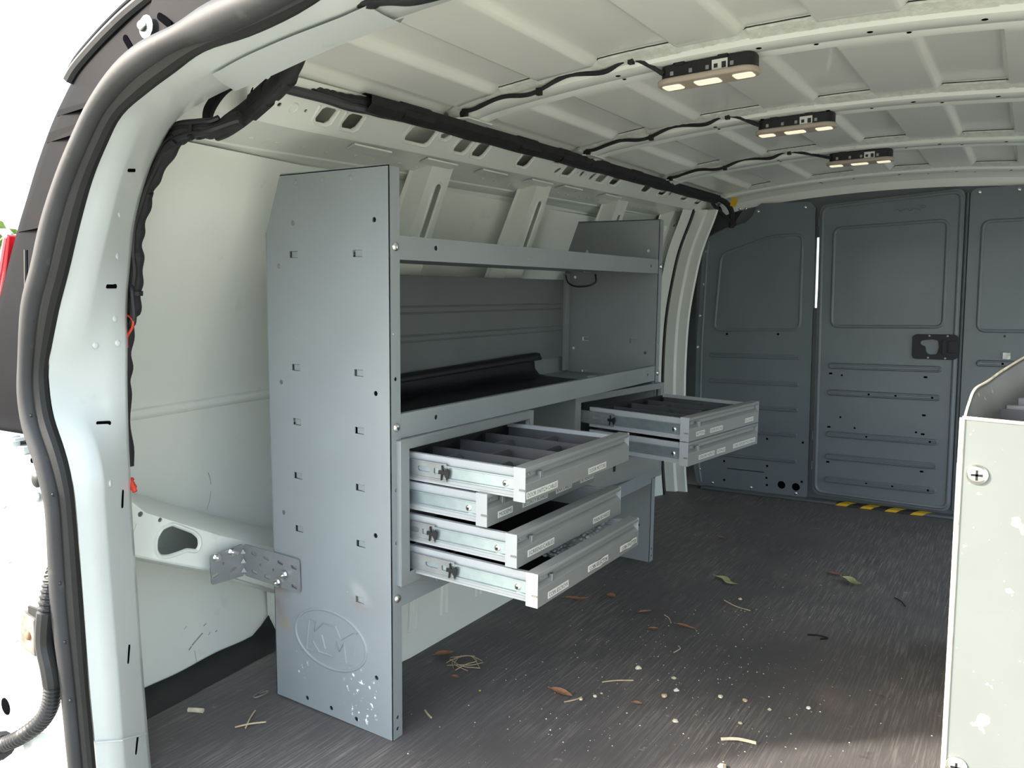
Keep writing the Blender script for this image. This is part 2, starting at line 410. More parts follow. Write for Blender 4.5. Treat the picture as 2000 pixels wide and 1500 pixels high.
# ---- left wall skin with the pressed belt groove
w = MB(); rows = []
ys = [-.345+.03*k for k in range(96)]
for y in ys:
    r = []
    for p in wprof:
        x = p.x+wall_off(y)
        if y > 1.9: x += .16*sstep(1.9, 2.5, y)
        r.append((x, y, p.z))
    rows.append(r)
w.grid(rows)
WALL = struct(w.build('wall_left', M_WHITE), 'white painted inner left wall of the van')
gb = MB(); rows = []                                # long shallow swage line
for k in range(40):
    y = -.33+.06*k; z = .660+.004*math.sin(y*2)
    rows.append([(wall_x(y, z+dz)+dx, y, z+dz) for dz, dx in ((.014, -.001), (.010, .007), (.004, .011), (-.003, .011), (-.009, .007), (-.013, -.001))])
gb.grid(rows); gb.build('swage_line', M_WHITE, WALL)

M_SCUFF = pmat('grey_scuff', (.28, .29, .28), .7, var=.3, vscale=80)
def scuff(pts, r_):
    m = MB(); m.tube([(wall_x(y, z)+.0012, y, z) for y, z in pts], r_*.75, 5, flat=.4, up=(1, 0, 0)); m.build('scuff_mark', M_SCUFF, WALL)
for pts, r_ in ((((.072, .480), (.079, .462), (.082, .448)), .0009), (((.080, .43), (.076, .41), (.064, .385)), .0006), (((-.012, .060), (.023, .078)), .0020), (((-.022, .052), (-.014, .058)), .0022), (((.028, .094), (.037, .098)), .0014),
                (((-.006, .045), (-.003, .012)), .0007), (((.062, .066), (.068, .068)), .0016), (((.040, .066), (.046, .072)), .0012), (((-.03, .108), (-.022, .112)), .0009)): scuff(pts, r_)
# ---- roof side rail: seam strip, underside, perforated face
def rz(y): return .018*max(y, 0)**.8
RAIL = MB(); rows = []
for k in range(49):
    y = -.34+.06*k; d = rz(y)
    o = .05*(1-sstep(-.34, -.1, y))
    rows.append([(-.384+o, y, 1.205+d), (-.376+o, y, 1.222+d), (-.362+o, y, 1.228+d), (-.345+o, y, 1.234+d), (-.343+o, y, 1.238+d), (-.322+o, y, 1.242+d), (-.270, y, 1.254+d), (-.262, y, 1.256+d), (-.205, y, 1.258+d), (-.2, y, 1.262+d)])
RAIL.grid(rows); RAILO = RAIL.build('roof_side_rail', M_WHITE, WALL)
def rail_frame(y): return Fr((-.2, 0, 1.262), (0, 1, .0145), (.075, 0, .073))
face = MB(); fr = rail_frame(0)
holes = []
def rh(y, v, w, h): holes.append([(y-w/2+.004, v-h/2), (y+w/2-.008, v-h/2), (y+w/2, v-h/2+.008), (y+w/2+.004, v+h/2-.004), (y+w/2-.002, v+h/2), (y-w/2+.010, v+h/2), (y-w/2+.002, v+h/2-.006), (y-w/2-.002, v-h/2+.008)])
for y, v, w_, h_ in ((.035, .04, .036, .038), (.112, .04, .040, .038), (.336, .045, .082, .042), (.42, .06, .026, .018), (.507, .044, .044, .040), (.586, .044, .044, .042),
                     (.807, .046, .050, .044), (.968, .068, .04, .016), (1.004, .036, .018, .022), (1.064, .048, .050, .042), (1.228, .044, .018, .030), (1.292, .050, .052, .042), (1.394, .052, .050, .042),
                     (1.664, .052, .055, .042), (1.822, .055, .055, .042), (1.90, .05, .02, .02), (2.06, .055, .055, .042), (2.232, .05, .055, .042)):
    rh(y, v, w_, h_)
holes.append(circle(1.154, .044, .011)); holes.append(circle(1.125, .044, .004, 6)); holes.append(circle(1.182, .044, .004, 6)); holes.append(circle(-.085, .040, .005, 8)); holes.append(circle(-.018, .040, .004, 8))
face.plate([(-.34, 0), (2.5, 0), (2.5, .105), (-.34, .105)], holes, fr, .0025)
face.bead(circle(-.051, .04, .011, 14), fr, .004, .002)
for h in holes:                                     # pressed rims under each opening
    if max(p[0] for p in h)-min(p[0] for p in h) > .03:
        xs = [p[0] for p in h]; zs = [p[1] for p in h]
        face.bead([(min(xs)-.006, max(zs)), (min(xs)-.006, min(zs)+.004), (min(xs)+.002, min(zs)-.006), (max(xs)-.004, min(zs)-.006), (max(xs)+.006, min(zs)+.002), (max(xs)+.008, max(zs))], fr, .007, .0025, closed=False)
face.build('perforated_rail_face', M_WHITE, WALL)
inn = MB(); inn.box(-.30, -.19, -.3, 2.5, 1.30, 1.31); 
for y in (.24, .50, .74, 1.0, 1.2, 1.50):           # weld tabs under the rail
    d = rz(y); t = MB()
    t.prism([(y-.075, -.215), (y+.05, -.215), (y+.085, -.268), (y-.045, -.268)], Fr((0, 0, 1.254+d), Y, X, Z), -.004, .0)
    t.build('weld_tab', M_WHITE, WALL)
sp = MB()                                           # spot-weld dimples on seam strip
for k in range(30):
    y = -.2+.075*k+random.uniform(-.01, .01); d = rz(y)
    sp.dome(Fr((-.30+random.uniform(-.01, .01), y, 1.2462+d), Y, (.05, 0, .012)), .006, .0016, 10)
sp = sp.build('spot_welds', M_WHITE, WALL); sp['kind'] = 'stuff'

# ---- wall posts with long slots
def post(y0, tw=.055):
    top = Vector((-.262, y0+.02, 1.268+rz(y0))); bot = Vector((-.395, y0-.028, .90))
    V = (top-bot); Lh = V.length; fr = Fr(bot, (0, 1, 0), V, None)
    fr.N = Vector((1, 0, 0))-fr.V*fr.V.x; fr.N.normalize()
    m = MB()
    m.plate([(-tw, 0), (tw, 0), (tw*.86, Lh*.55), (tw*.80, Lh), (-tw*.80, Lh), (-tw*.86, Lh*.55)], [stadium(.008, Lh*.64, .165, .021, PI/2, 6)], fr, .002)
    m.bead(stadium(.008, Lh*.64, .178, .034, PI/2, 6), fr, .008, .003)
    for s in (-1, 1):                              # returns back to the wall skin and weld flanges
        m.grid([[fr(s*tw, 0, 0), fr(s*tw*.86, Lh*.55, 0), fr(s*tw*.8, Lh, 0)], [fr(s*(tw+.010), 0, -.055), fr(s*(tw*.86+.010), Lh*.55, -.05), fr(s*(tw*.8+.008), Lh, -.05)], [fr(s*(tw+.03), 0, -.057), fr(s*(tw*.86+.028), Lh*.55, -.052), fr(s*(tw*.8+.02), Lh, -.052)]])
    return m.build('wall_post', M_WHITE, WALL)
for y0 in (.535, 1.065, 1.66, 2.23): post(y0)
ws = MB(); ws.tube([(-.372, y, z) for y, z in ((.40, 1.20), (.395, 1.12), (.41, 1.05), (.42, .98))], .004, 6); ws.build('sealant_line', M_RUBBERG, WALL)

# ---- braced rear corner: beam with long oval opening
BR = MB()
fr = Fr((-.477, 0, 0), Y, Z, X)
outer = [(-.30, .535), (-.255, .506), (-.22, .470), (-.04, .374), (.12, .300), (.30, .22), (.30, .12), (.107, .200), (-.02, .272), (-.06, .300), (-.11, .322), (-.17, .350), (-.255, .390), (-.30, .41)]
oval = [(-.203, .385), (-.200, .410), (-.185, .428), (-.160, .432), (-.110, .402), (-.095, .385), (-.094, .366), (-.104, .354), (-.128, .364), (-.150, .362), (-.178, .362), (-.195, .368)]
BR.plate(outer, [oval, circle(-.232, .470, .006), circle(-.188, .447, .005)], fr, .003)
BR.bead(inset_round(oval, .006, 2), fr, .010, .005)
top = outer[:6]
BR.grid([[(-.477, y, z) for y, z in top], [(-.49, y, z+.012) for y, z in top], [(-.53, y, z+.030) for y, z in top], [(-.60, y, z+.045) for y, z in top], [(-.68, y, z+.050) for y, z in top]])
low = outer[6:]
BR.grid([[(-.477, y, z) for y, z in low], [(-.470, y, z-.004) for y, z in low], [(-.49, y, z-.012) for y, z in low], [(-.66, y, z+.02) for y, z in low]])
BR.bead([(-.25, .455), (-.262, .43), (-.262, .40)], fr, .02, .006, closed=False)
BR.build('rear_corner_brace', M_WHITE, WALL)

# ---- wheel well
ww = MB(); rows = []
plan = [(-.66, .235), (-.45, .238), (-.30, .240), (-.25, .250), (-.228, .275), (-.222, .32), (-.220, .6), (-.216, 1.0), (-.222, 1.22), (-.24, 1.27), (-.30, 1.29), (-.66, 1.29)]
cxw, cyw = -.44, .76
for ins, z in ((0, 0), (0, .235), (.006, .258), (.02, .272), (.06, .279), (.2, .28)):
    rows.append([(x+(cxw-x)*min(1, ins/.24), y+(cyw-y)*min(1, ins/.6), z) for x, y in plan])
ww.grid(rows); ww.add([rows[-1][i] for i in range(len(plan))], [tuple(range(len(plan)))])
for y in (.33, .46, .62, .8): ww.bead([(y-.012, .07), (y, .2), (y+.012, .225), (y+.022, .2), (y+.012, .07)], Fr((-.2215, 0, 0), Y, Z, X), .012, .006, closed=False)
struct(ww.build('wheel_well', M_WHITE), 'white wheel arch box under the left shelving')

# ---- ceiling: crowned skin with pressed lengthwise pads
BOWS = [.455, 1.085, 1.75, 2.42]
PADS = [(-.19, -.125), (-.085, .025), (.13, .275), (.45, .585), (.715, .865), (1.0, 1.12)]
def zroof(x):
    u = abs(x-.55); return 1.420-.10*u*u-.9*max(0, u-.57)**2
def pad_h(x, y):
    a = max((sstep(p0-.003, p0+.004, x)*(1-sstep(p1-.010, p1+.005, x)) for p0, p1 in PADS))
    ends = [-.40]+BOWS
    d = min(abs(y-b) for b in ends)
    b_ = sstep(.055, .085, d)
    return .019*a*b_
c = MB(); rows = []
xs = []; x = -.26
while x <= 1.30: xs.append(x); x += .0045
for k in range(150):
    y = -.36+2.88*k/149
    rows.append([(x, y, zroof(x)-pad_h(x, y)) for x in xs])
c.grid(rows)
CEIL = struct(c.build('ceiling', M_ROOF, smooth=60), 'off-white ribbed steel roof skin seen from inside')
def bow(y0, k):
    pro = [(-.060, -.002), (-.050, -.006), (-.040, -.026), (-.034, -.029), (.000, -.031), (.010, -.026), (.020, -.031), (.034, -.033), (.042, -.028), (.048, -.010), (.060, -.003)]
    b = MB(); rows = []
    for i in range(60):
        x = -.135+1.43*i/59
        rows.append([(x, y0+py, zroof(x)+pz) for py, pz in pro])
    b.grid(rows)
    # underside holes
    o = b.build('roof_bow', M_WHITE, CEIL)
    hs_ = []
    for x, py in ((.30, -.02), (.43, -.02), (.60, -.02), (.80, -.02), (.98, -.02), (.30, .012), (.70, .012), (.86, .012)):
        h = MB(); h.dome(Fr((x, y0+py, zroof(x)-.0295), X, Y, -Z), .006 if py < 0 else .0045, .0012, 8); h.build('bow_hole', M_HOLE_SHADE, o)
    s = MB(); rows = []; edge = []
    for i in range(200):
        x = -.10+1.26*i/199
        wv = .010*math.sin(x*14+k)+.004*noise.noise((x*60, k, 0)); hh = .007+.003*noise.noise((x*90, 3, k))
        wv += .016*(1 if any(p0 < x < p1 for p0, p1 in PADS) else 0)-.012
        z = zroof(x)
        ph = pad_h(x, y0-.07); bx_ = y0-.066+wv*.35
        rows.append([(x, bx_-.004, z-ph*.2+.001), (x, bx_, z-hh), (x, bx_+.010, z-hh-.004), (x, y0-.040, z-.020), (x, y0-.037, z-.014)]); edge.append((x, bx_-.003, z-.0025))
    s.grid(rows); s.build('mastic_bead', M_MASTIC, o)
    s = MB(); s.tube(edge, .0013, 5); s.build('joint_line', M_RUBBER, o)
    e = MB()                                       # end gusset on the side rail
    e.prism([(-.075, 0), (.075, 0), (.05, .08), (-.05, .08)], Fr((-.155, y0, 1.338+rz(y0)*.4), Y, X, Z), -.003, 0)
    e.build('bow_end_gusset', M_WHITE, o)
for k, y0 in enumerate(BOWS): bow(y0, k)
# front roof band above the bulkhead
hb = MB(); rows = []
for i in range(50):
    x = -.15+1.32*i/49
    rows.append([(x, 2.455, zroof(x)-.028), (x, 2.475, zroof(x)-.036), (x, 2.492, zroof(x)-.044), (x, 2.505, zroof(x)-.075)])
hb.grid(rows); hb.build('front_roof_band', M_ROOF, CEIL)

# ---- rear opening frame (left curve; mirrored for the right)
so=[(-0.269,-0.500,0.115),(-0.277,-0.500,0.283),(-0.286,-0.500,0.408),(-0.283,-0.500,0.564),(-0.293,-0.500,0.615),(-0.309,-0.500,0.654),(-0.335,-0.500,0.704),(-0.344,-0.500,0.761),(-0.335,-0.500,0.819),(-0.307,-0.500,0.905),(-0.268,-0.500,0.966),(-0.229,-0.500,1.035),(-0.180,-0.500,1.100),(-0.129,-0.500,1.153),(-0.081,-0.500,1.196),(-0.020,-0.500,1.230),(0.042,-0.500,1.248),(0.116,-0.500,1.258),(0.185,-0.500,1.263),(0.280,-0.500,1.270)]
wo=[(-0.238,-0.485,0.117),(-0.245,-0.485,0.285),(-0.246,-0.485,0.411),(-0.248,-0.485,0.565),(-0.255,-0.485,0.621),(-0.271,-0.485,0.667),(-0.298,-0.485,0.721),(-0.306,-0.485,0.768),(-0.300,-0.485,0.814),(-0.257,-0.485,0.904),(-0.218,-0.485,0.969),(-0.180,-0.485,1.033),(-0.137,-0.485,1.098),(-0.089,-0.485,1.149),(-0.043,-0.485,1.186),(0.023,-0.485,1.209),(0.087,-0.485,1.227),(0.152,-0.485,1.242),(0.244,-0.485,1.252),(0.331,-0.485,1.260)]
cr=[(-0.237,-0.440,0.094),(-0.240,-0.440,0.268),(-0.244,-0.440,0.397),(-0.248,-0.440,0.555),(-0.247,-0.440,0.617),(-0.263,-0.440,0.669),(-0.296,-0.440,0.715),(-0.311,-0.440,0.763),(-0.299,-0.440,0.817),(-0.253,-0.440,0.904),(-0.219,-0.440,0.970),(-0.182,-0.440,1.034),(-0.142,-0.440,1.103),(-0.102,-0.440,1.154),(-0.056,-0.440,1.197),(0.021,-0.440,1.219),(0.091,-0.440,1.231),(0.158,-0.440,1.243),(0.248,-0.440,1.253),(0.340,-0.440,1.260)]
ie=[(-0.311,-0.350,0.023),(-0.317,-0.350,0.211),(-0.319,-0.350,0.351),(-0.321,-0.350,0.524),(-0.319,-0.350,0.592),(-0.318,-0.350,0.649),(-0.315,-0.350,0.707),(-0.311,-0.350,0.763),(-0.305,-0.350,0.820),(-0.297,-0.350,0.903),(-0.281,-0.350,0.975),(-0.261,-0.350,1.045),(-0.218,-0.350,1.120),(-0.169,-0.350,1.173),(-0.117,-0.350,1.208),(-0.043,-0.350,1.226),(0.026,-0.350,1.237),(0.108,-0.350,1.247),(0.199,-0.350,1.260),(0.288,-0.350,1.270)]
def full(curve, drop=True):
    """extend the left curve to the sill, then over the header to the mirrored right side"""
    c0 = Vector(curve[0]); base = (c0.x+.01, c0.y, -.10)
    l = [base]+list(curve)
    zt = curve[-1][2]
    mid = [(.45, curve[-1][1], zt+.010), (CX, curve[-1][1], zt+.015), (2*CX-.45, curve[-1][1], zt+.010)]
    r = [mir(p) for p in reversed(l)]
    return l+mid+r
def shift(c, dx=0, dy=0, dz=0): return [(p[0]+dx, p[1]+dy, p[2]+dz) for p in c]
F = {k: catmull(full(v), 4) for k, v in (('so', so), ('wo', wo), ('cr', cr), ('ie', ie))}
jamb = MB()
rows = []
for a, b, cc, d in zip(F['so'], F['wo'], F['cr'], F['ie']):
    up = Vector((d.x-CX, 0, d.z-.5)); up = up.normalized()
    m1 = a.lerp(b, .75); m1.y = -.478
    q = cc.lerp(d, .12)
    ret = d+Vector((up.x*.010, .012, up.z*.010)); ret2 = d+Vector((up.x*.06, .014, up.z*.05))
    rows.append([a+Vector((0, .015, 0)), m1, b, b.lerp(cc, .4)+Vector((0, 0, 0)), cc, q, cc.lerp(d, .6), d, ret, ret2])
jamb.grid(rows)
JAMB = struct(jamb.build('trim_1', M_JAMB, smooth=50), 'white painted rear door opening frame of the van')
def nearest(curveA, curveB, z):
    i = min(range(5, 90), key=lambda k: abs(curveA[k].z-z)); return curveA[i], curveB[i]
# slotted holes in the jamb
for z, t, vert in ((.935, .55, 0), (.700, .45, 0), (.578, .75, 1), (.300, .55, 1), (.118, .60, 1), (1.115, .35, 0)):
    a, b = nearest(F['cr'], F['ie'], z); p = a.lerp(b, t)
    U = (b-a).normalized(); V = Z-U*U.z; V.normalize(); fr = Fr(p, U, V)
    if fr.N.x < 0: fr.N = -fr.N
    s = MB(); s.prism(stadium(0, 0, .034, .008, PI/2 if vert else 0), fr, -.001, .0009); s.build('slot_hole', M_HOLE_SHADE, JAMB)
for z, t in ((.885, .75), (.845, .35), (.845, .85), (.985, .6), (1.045, .35), (.60, .3)):
    a, b = nearest(F['cr'], F['ie'], z); p = a.lerp(b, t); U = (b-a).normalized(); V = Z-U*U.z; V.normalize(); fr = Fr(p, U, V)
    if fr.N.x < 0: fr.N = -fr.N
    s = MB(); s.dome(fr, .006, .0022, 12); s.build('weld_dimple', M_JAMB, JAMB)
# lower overlapped seam of the jamb
s = MB(); a, b, cc, d = (F[k][5] for k in ('so', 'wo', 'cr', 'ie'))
ii = min(range(5, 40), key=lambda k: abs(F['cr'][k].z-.085))
s.tube([F['wo'][ii]+Vector((.002, 0, 0)), F['cr'][ii]+Vector((.002, 0, .006)), F['ie'][ii]+Vector((.002, 0, .025))], .002, 6); s.build('panel_seam', M_JAMB, JAMB)
# header brackets: overlapped inner plate over the header
hp = MB(); rows = []
for k in range(14):
    t = k/13; i = 68+int(t*14)
    i = min(i, 84)
    cc, d = F['cr'][i], F['ie'][i]
    rows.append([cc+Vector((0, .004, -.004)), cc.lerp(d, .5)+Vector((0, 0, -.0055)), d+Vector((0, .004, -.005)), d+Vector((0, .012, .004))])
hp.grid(rows); hp.build('header_plate', M_JAMB, JAMB)

# rubber door seal: dusty outer bulb, coloured lighter as its lit side, and dark inner bulb
sl = MB()
cen = []; cen2 = []
for a, b in zip(F['so'], F['wo']):
    cen.append(a.lerp(b, .27)+Vector((0, -.012, 0))); cen2.append(a.lerp(b, .74)+Vector((0, -.006, 0)))
def wid(A, B, i): return max(.010, (A[i]-B[i]).length)
sl.tube(cen, .016, 10, rf=lambda i, n: .32*wid(F['so'], F['wo'], min(i, n-1))+.002)
SEAL = struct(sl.build('trim_2', M_RUBBERG, smooth=60), 'grey rubber door seal round the rear opening')
s2 = MB(); s2.tube(cen2, .012, 10, rf=lambda i, n: .26*wid(F['so'], F['wo'], min(i, n-1))+.002); s2.build('inner_seal_lip', M_RUBBER, SEAL)
for z in (.24, .36, .455, .60, .72, .885, .99, 1.13):
    i = min(range(5, 90), key=lambda k: abs(cen[k].z-z)); s3 = MB(); s3.dome(Fr(cen[i].lerp(cen2[i], .5)+Vector((.004, -.011, 0)), X, Z, -Y), .0035, .003, 8); s3.build('seal_clip', M_BLACK, SEAL)

# ---- black corner trim between seal and body edge
bo=[(-0.522,-0.455,0.638),(-0.557,-0.455,0.664),(-0.600,-0.455,0.709),(-0.565,-0.455,0.819),(-0.519,-0.455,0.905),(-0.431,-0.455,1.034),(-0.389,-0.455,1.089),(-0.347,-0.455,1.143),(-0.294,-0.455,1.201),(-0.254,-0.455,1.236),(-0.211,-0.455,1.268),(-0.156,-0.455,1.292),(-0.085,-0.455,1.316),(-0.019,-0.455,1.340)]
inn_ = [(-.30, -.493, .640), (-.315, -.493, .668), (-.338, -.493, .709), (-.33, -.493, .819), (-.303, -.493, .905), (-.226, -.493, 1.037), (-.19, -.493, 1.089), (-.138, -.493, 1.143), (-.078, -.493, 1.198), (-.04, -.493, 1.221), (0.0, -.493, 1.236), (.05, -.493, 1.250), (.11, -.493, 1.260), (.17, -.493, 1.266)]
A = catmull(inn_, 4); B = catmull(bo, 4)
ct = MB(); rows = []
for i, (a, b) in enumerate(zip(A, B)):
    dd = .0
    r = [a, a.lerp(b, .12)+Vector((0, .010, 0)), a.lerp(b, .45)+Vector((0, .012, 0)), a.lerp(b, .86)+Vector((0, -.004, 0)), b+Vector((0, -.004, 0)), b+Vector((-.004, .012, .002)), b+Vector((.004, .06, -.004))]
    rows.append(r)
ct.grid(rows)
TRIM = struct(ct.build('trim_3', M_TRIM, smooth=45), 'black rear corner pillar trim beside the tail lamp')
for z0, z1 in ((1.190, 1.172), (1.222, 1.210), (1.035, 1.022)):
    i = min(range(len(A)), key=lambda k: abs(B[k].z-z0)); j = min(range(len(A)), key=lambda k: abs(B[k].z-z1))
    l = MB(); a, b = A[i].lerp(B[i], .10), A[i].lerp(B[i], .93); a2, b2 = A[j].lerp(B[j], .10), A[j].lerp(B[j], .93)
    l.add([a+Y*.012, b+Y*.004, b2+Y*.004, a2+Y*.012, a+Y*.004, b-Y*.007, b2-Y*.005, a2+Y*.005], [(0, 1, 2, 3), (4, 7, 6, 5), (0, 4, 5, 1), (1, 5, 6, 2), (2, 6, 7, 3), (3, 7, 4, 0)])
    l.build('trim_ledge', M_TRIM, TRIM)
bt = MB(); fr = Fr((.021, -.487, 1.290), X, Z, -Y)
bt.dome(fr, .016, .004, 14); bt.dome(Fr((.021, -.491, 1.290), X, Z, -Y), .008, .008, 12); bt.build('trim_bolt', M_STEEL, TRIM)
for x, z, a_ in ((-.025, 1.275, -.9), (.06, 1.292, -.6)):
    s = MB(); s.prism(stadium(0, 0, .035, .010, a_), Fr((x, -.484, z), X, Z, -Y), 0, .002); s.build('trim_slot', M_HOLE_SHADE, TRIM)
s = MB(); s.tube([(-.345, -.488, 1.00), (-.352, -.489, .93), (-.372, -.490, .84)], .003, 6); s.build('trim_tear', M_BLACK, TRIM)
# header panel behind the seal, up to the roof edge
hd = MB(); rows = []
for k in range(30):
    x = .02+1.36*k/29; zb = 1.262+.022*(1-((x-CX)/.6)**2)
    rows.append([(x, -.493, zb-.004), (x, -.483, zb+.02), (x, -.480, zb+.06), (x, -.462, zb+.115)])
hd.grid(rows); hd.build('header_jamb', M_TRIM, TRIM)

# ---- rain gutter strips above the trim
gut = [(-.228, -.462, 1.262), (-.206, -.462, 1.277), (-.163, -.462, 1.296), (-.107, -.462, 1.317), (-.044, -.462, 1.336), (.05, -.462, 1.356), (.2, -.462, 1.375), (CX, -.462, 1.39)]
gl = catmull(gut, 4); gl = gl+[Vector(mir(p)) for p in reversed(gl[:-1])]
G = MB(); G.tube(gl, .0085, 8); GO = struct(G.build('trim_4', M_RUBBERG), 'grey rain gutter strip on the rear roof edge')
G2 = MB(); G2.tube([p+Vector((-.010, .012, .016)) for p in gl], .0085, 8); G2.build('gutter_lip', M_TRIM, GO)

# ---- outer body shell (keeps daylight out of the wall cavities)
pr_r = [(-.55, -.2), (-.57, .3), (-.565, .62), (-.600, .709), (-.565, .819), (-.519, .905), (-.431, 1.034), (-.347, 1.143), (-.254, 1.238), (-.156, 1.300), (-.03, 1.352), (.2, 1.392), (CX, 1.40)]
pr_f = [(-.74, -.2), (-.76, .3), (-.76, .62), (-.74, .709), (-.70, .819), (-.65, .905), (-.56, 1.034), (-.47, 1.143), (-.38, 1.238), (-.27, 1.330), (-.08, 1.42), (.2, 1.458), (CX, 1.47)]
sh = MB(); rows = []
for y, t in ((-.452, 0), (-.43, .02), (-.40, .06), (-.3, .5), (-.15, 1), (1.20, 1), (2.40, 1), (2.6, 1)):
    l = [Vector((lerp(a[0], b[0], t), y, lerp(a[1], b[1], t))) for a, b in zip(pr_r, pr_f)]
    rows.append(l+[Vector(mir(p)) for p in reversed(l[:-1])])
sh.grid(rows[:6]); sh.grid([r_[:18] for r_ in rows[5:7]]); sh.grid(rows[6:])   # right flank open where the side door has slid back
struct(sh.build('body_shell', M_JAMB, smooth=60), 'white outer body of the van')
# ---- right wall (out of view): rear quarter, then the aperture of the open sliding side door
RWX = .56; SD0, SD1 = 1.20, 2.40
def rsec(y): return [(2*RWX-p.x, y, p.z) for p in wprof]+rtop(y)
def rtop(y): return [(2*RWX+.374, y, 1.225+rz(y)), (2*RWX+.270, y, 1.256+rz(y)), (2*RWX+.2, y, 1.262+rz(y)), (2*RWX+.125, y, 1.335+rz(y))]
rw = MB(); rw.grid([rsec(-.345+(SD0+.345)*k/13) for k in range(14)]); rw.grid([rsec(SD1+.115*k/2) for k in range(3)])
WR = struct(rw.build('wall_right', M_WHITE), 'white painted inner right wall of the van')
rw = MB(); rw.grid([rtop(SD0+(SD1-SD0)*k/8) for k in range(9)]); rw.build('side_door_header', M_WHITE, WR)
for y in (SD0, SD1):
    rw = MB(); rw.grid([[(2*RWX-p.x, y, p.z) for p in wprof], [(2*RWX-p.x+.35, y, p.z) for p in wprof]]); rw.build('side_door_post', M_WHITE, WR)

# ---- lower rear body corner
lp = MB()
plan = [(-.66, -.455), (-.50, -.482), (-.475, -.490), (-.462, -.506), (-.405, -.508), (-.385, -.497), (-.352, -.494), (-.346, -.490), (-.300, -.488), (-.285, -.480), (-.270, -.478)]
def lpoff(z): return .05*(.65-z)*.6
rows = []
for k in range(14):
    z = -.15+.80*k/13
    rows.append([(x+(.0 if x < -.6 else lpoff(z)*(.25 if x > -.32 else 1)), y, z) for x, y in plan])
lp.grid(rows)
lp.add([rows[-1][i] for i in range(11)]+[(x, -.44, .65) for x, y in plan], [(i, i+1, i+12, i+11) for i in range(10)])
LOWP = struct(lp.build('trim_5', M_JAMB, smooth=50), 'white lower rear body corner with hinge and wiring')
for z in (.555, .455, .31):                       # pressed notches on the ridge
    x = -.455+lpoff(z)
    nb = MB(); nb.prism([(-.022, -.004), (.0, .006), (.018, .001), (.002, -.008)], Fr((x, -.507, z), X, Z, -Y), 0, .006); nb.build('pressed_notch', M_JAMB, LOWP)
p = MB(); p.dome(Fr((-.343, -.498, .611), X, Z, -Y), .0135, .006, 16); p.build('black_plug', M_BLACK, LOWP)
p = MB(); p.dome(Fr((-.350, -.497, .581), X, Z, -Y), .010, .003, 16); p.build('weld_stud', M_ZINCD, LOWP)
p = MB(); p.dome(Fr((-.545, -.487, .143), X, Z, -Y), .017, .002, 16); p.build('body_hole', M_HOLE_SHADE, LOWP)
p = MB(); p.prism(stadium(0, 0, .028, .009, .3), Fr((-.335, -.50, .648), X, Z, -Y), 0, .004); p.build('edge_hole', M_HOLE_SHADE, LOWP)
# bumper bracket pieces at the top of the corner
p = MB(); p.box(-.62, -.385, -.497, -.46, .650, .664); p.box(-.62, -.40, -.503, -.47, .672, .679); p.box(-.46, -.405, -.505, -.49, .655, .682); p.build('corner_flange', M_JAMB, LOWP, bevel=.002)
p = MB(); p.prism(stadium(0, 0, .05, .008), Fr((-.50, -.4995, .658), X, Z, -Y), 0, .002); p.build('flange_slot', M_HOLE_SHADE, LOWP)
# hinge
hx, hy, hz = -.352, -.500, .338
h = MB(); h.prism([(hx-.058, hz-.032), (hx-.005, hz-.040), (hx, hz+.028), (hx-.045, hz+.036)], Fr((0, hy-.004, 0), X, Z, -Y), 0, .012); HG = h.build('hinge', M_RUST, LOWP, bevel=.003); HG['label'] = 'rusty hinge block'
h = MB(); h.box(hx-.030, hx+.058, hy-.010, hy-.006, hz-.035, hz+.046); h.build('hinge_pocket', M_BLACK, HG)
h = MB(); h.dome(Fr((hx-.022, hy-.016, hz-.004), X, Z, -Y), .008, .005, 12); h.build('hinge_bolt', pmat('rust', (.26, .13, .07), .7, var=.3, vscale=50), HG)
# conduit to the door
cp = catmull([(-0.335, -0.466, 0.482), (-0.316, -0.485, 0.468), (-0.297, -0.508, 0.444), (-0.294, -0.522, 0.398), (-0.303, -0.524, 0.341), (-0.293, -0.524, 0.299), (-0.289, -0.524, 0.264), (-0.302, -0.524, 0.228), (-0.337, -0.524, 0.190), (-0.395, -0.528, 0.149), (-0.454, -0.528, 0.117), (-0.527, -0.520, 0.082)], 22)
CD = thing('door_wiring_conduit', 'black corrugated wiring conduit looping down over the white rear corner', 'cable', tuple(cp[60]))
def loc(pts, o): return [Vector(p)-Vector(o) for p in pts]
k = MB(); L_ = loc(cp, cp[60])
k.tube(L_, .012, 10, rf=lambda i, n: (.0130+(.0016 if i % 4 < 2 else -.0008)) if not 66 < i < 128 else .0150); k.build('corrugated_tube', M_WIRE, CD)
k = MB(); k.tube(L_[225:], .02, 10, rf=lambda i, n: .017+.004*math.sin(i*1.3)+.006*math.sin(PI*i/n)); k.build('rubber_boot', M_TAPE, CD)

# ---- tail lamp
TL = thing('tail_lamp', 'red tail lamp on the rear corner at the left edge', 'lamp', (-.52, -.44, .92))
lampo = [(.057, .114), (.030, .040), (-.045, -.102), (-.085, -.145), (-.12, -.125), (-.070, -.050), (-.025, .020), (.010, .072), (.042, .114)]
l = MB(); l.prism(inset_round(lampo, .01, 2), Fr((0, -.012, 0), X, Z, -Y), -.06, .006); l.build('red_lens', M_LAMPRED, TL, bevel=.003)
l = MB(); l.tube([(.048, -.019, .108), (.022, -.019, .055), (-.010, -.019, -.005), (-.055, -.019, -.08)], .0035, 6); l.build('lens_highlight', pmat('painted_lens_highlight', (.75, .25, .28), .2), TL)  # pale stripe painting the highlight on the red lens
l = MB(); l.tube([(.030, -.018, .122), (.062, -.020, .120), (.075, -.020, .112)], .003, 6); l.build('lens_clip', M_PAPER, TL)

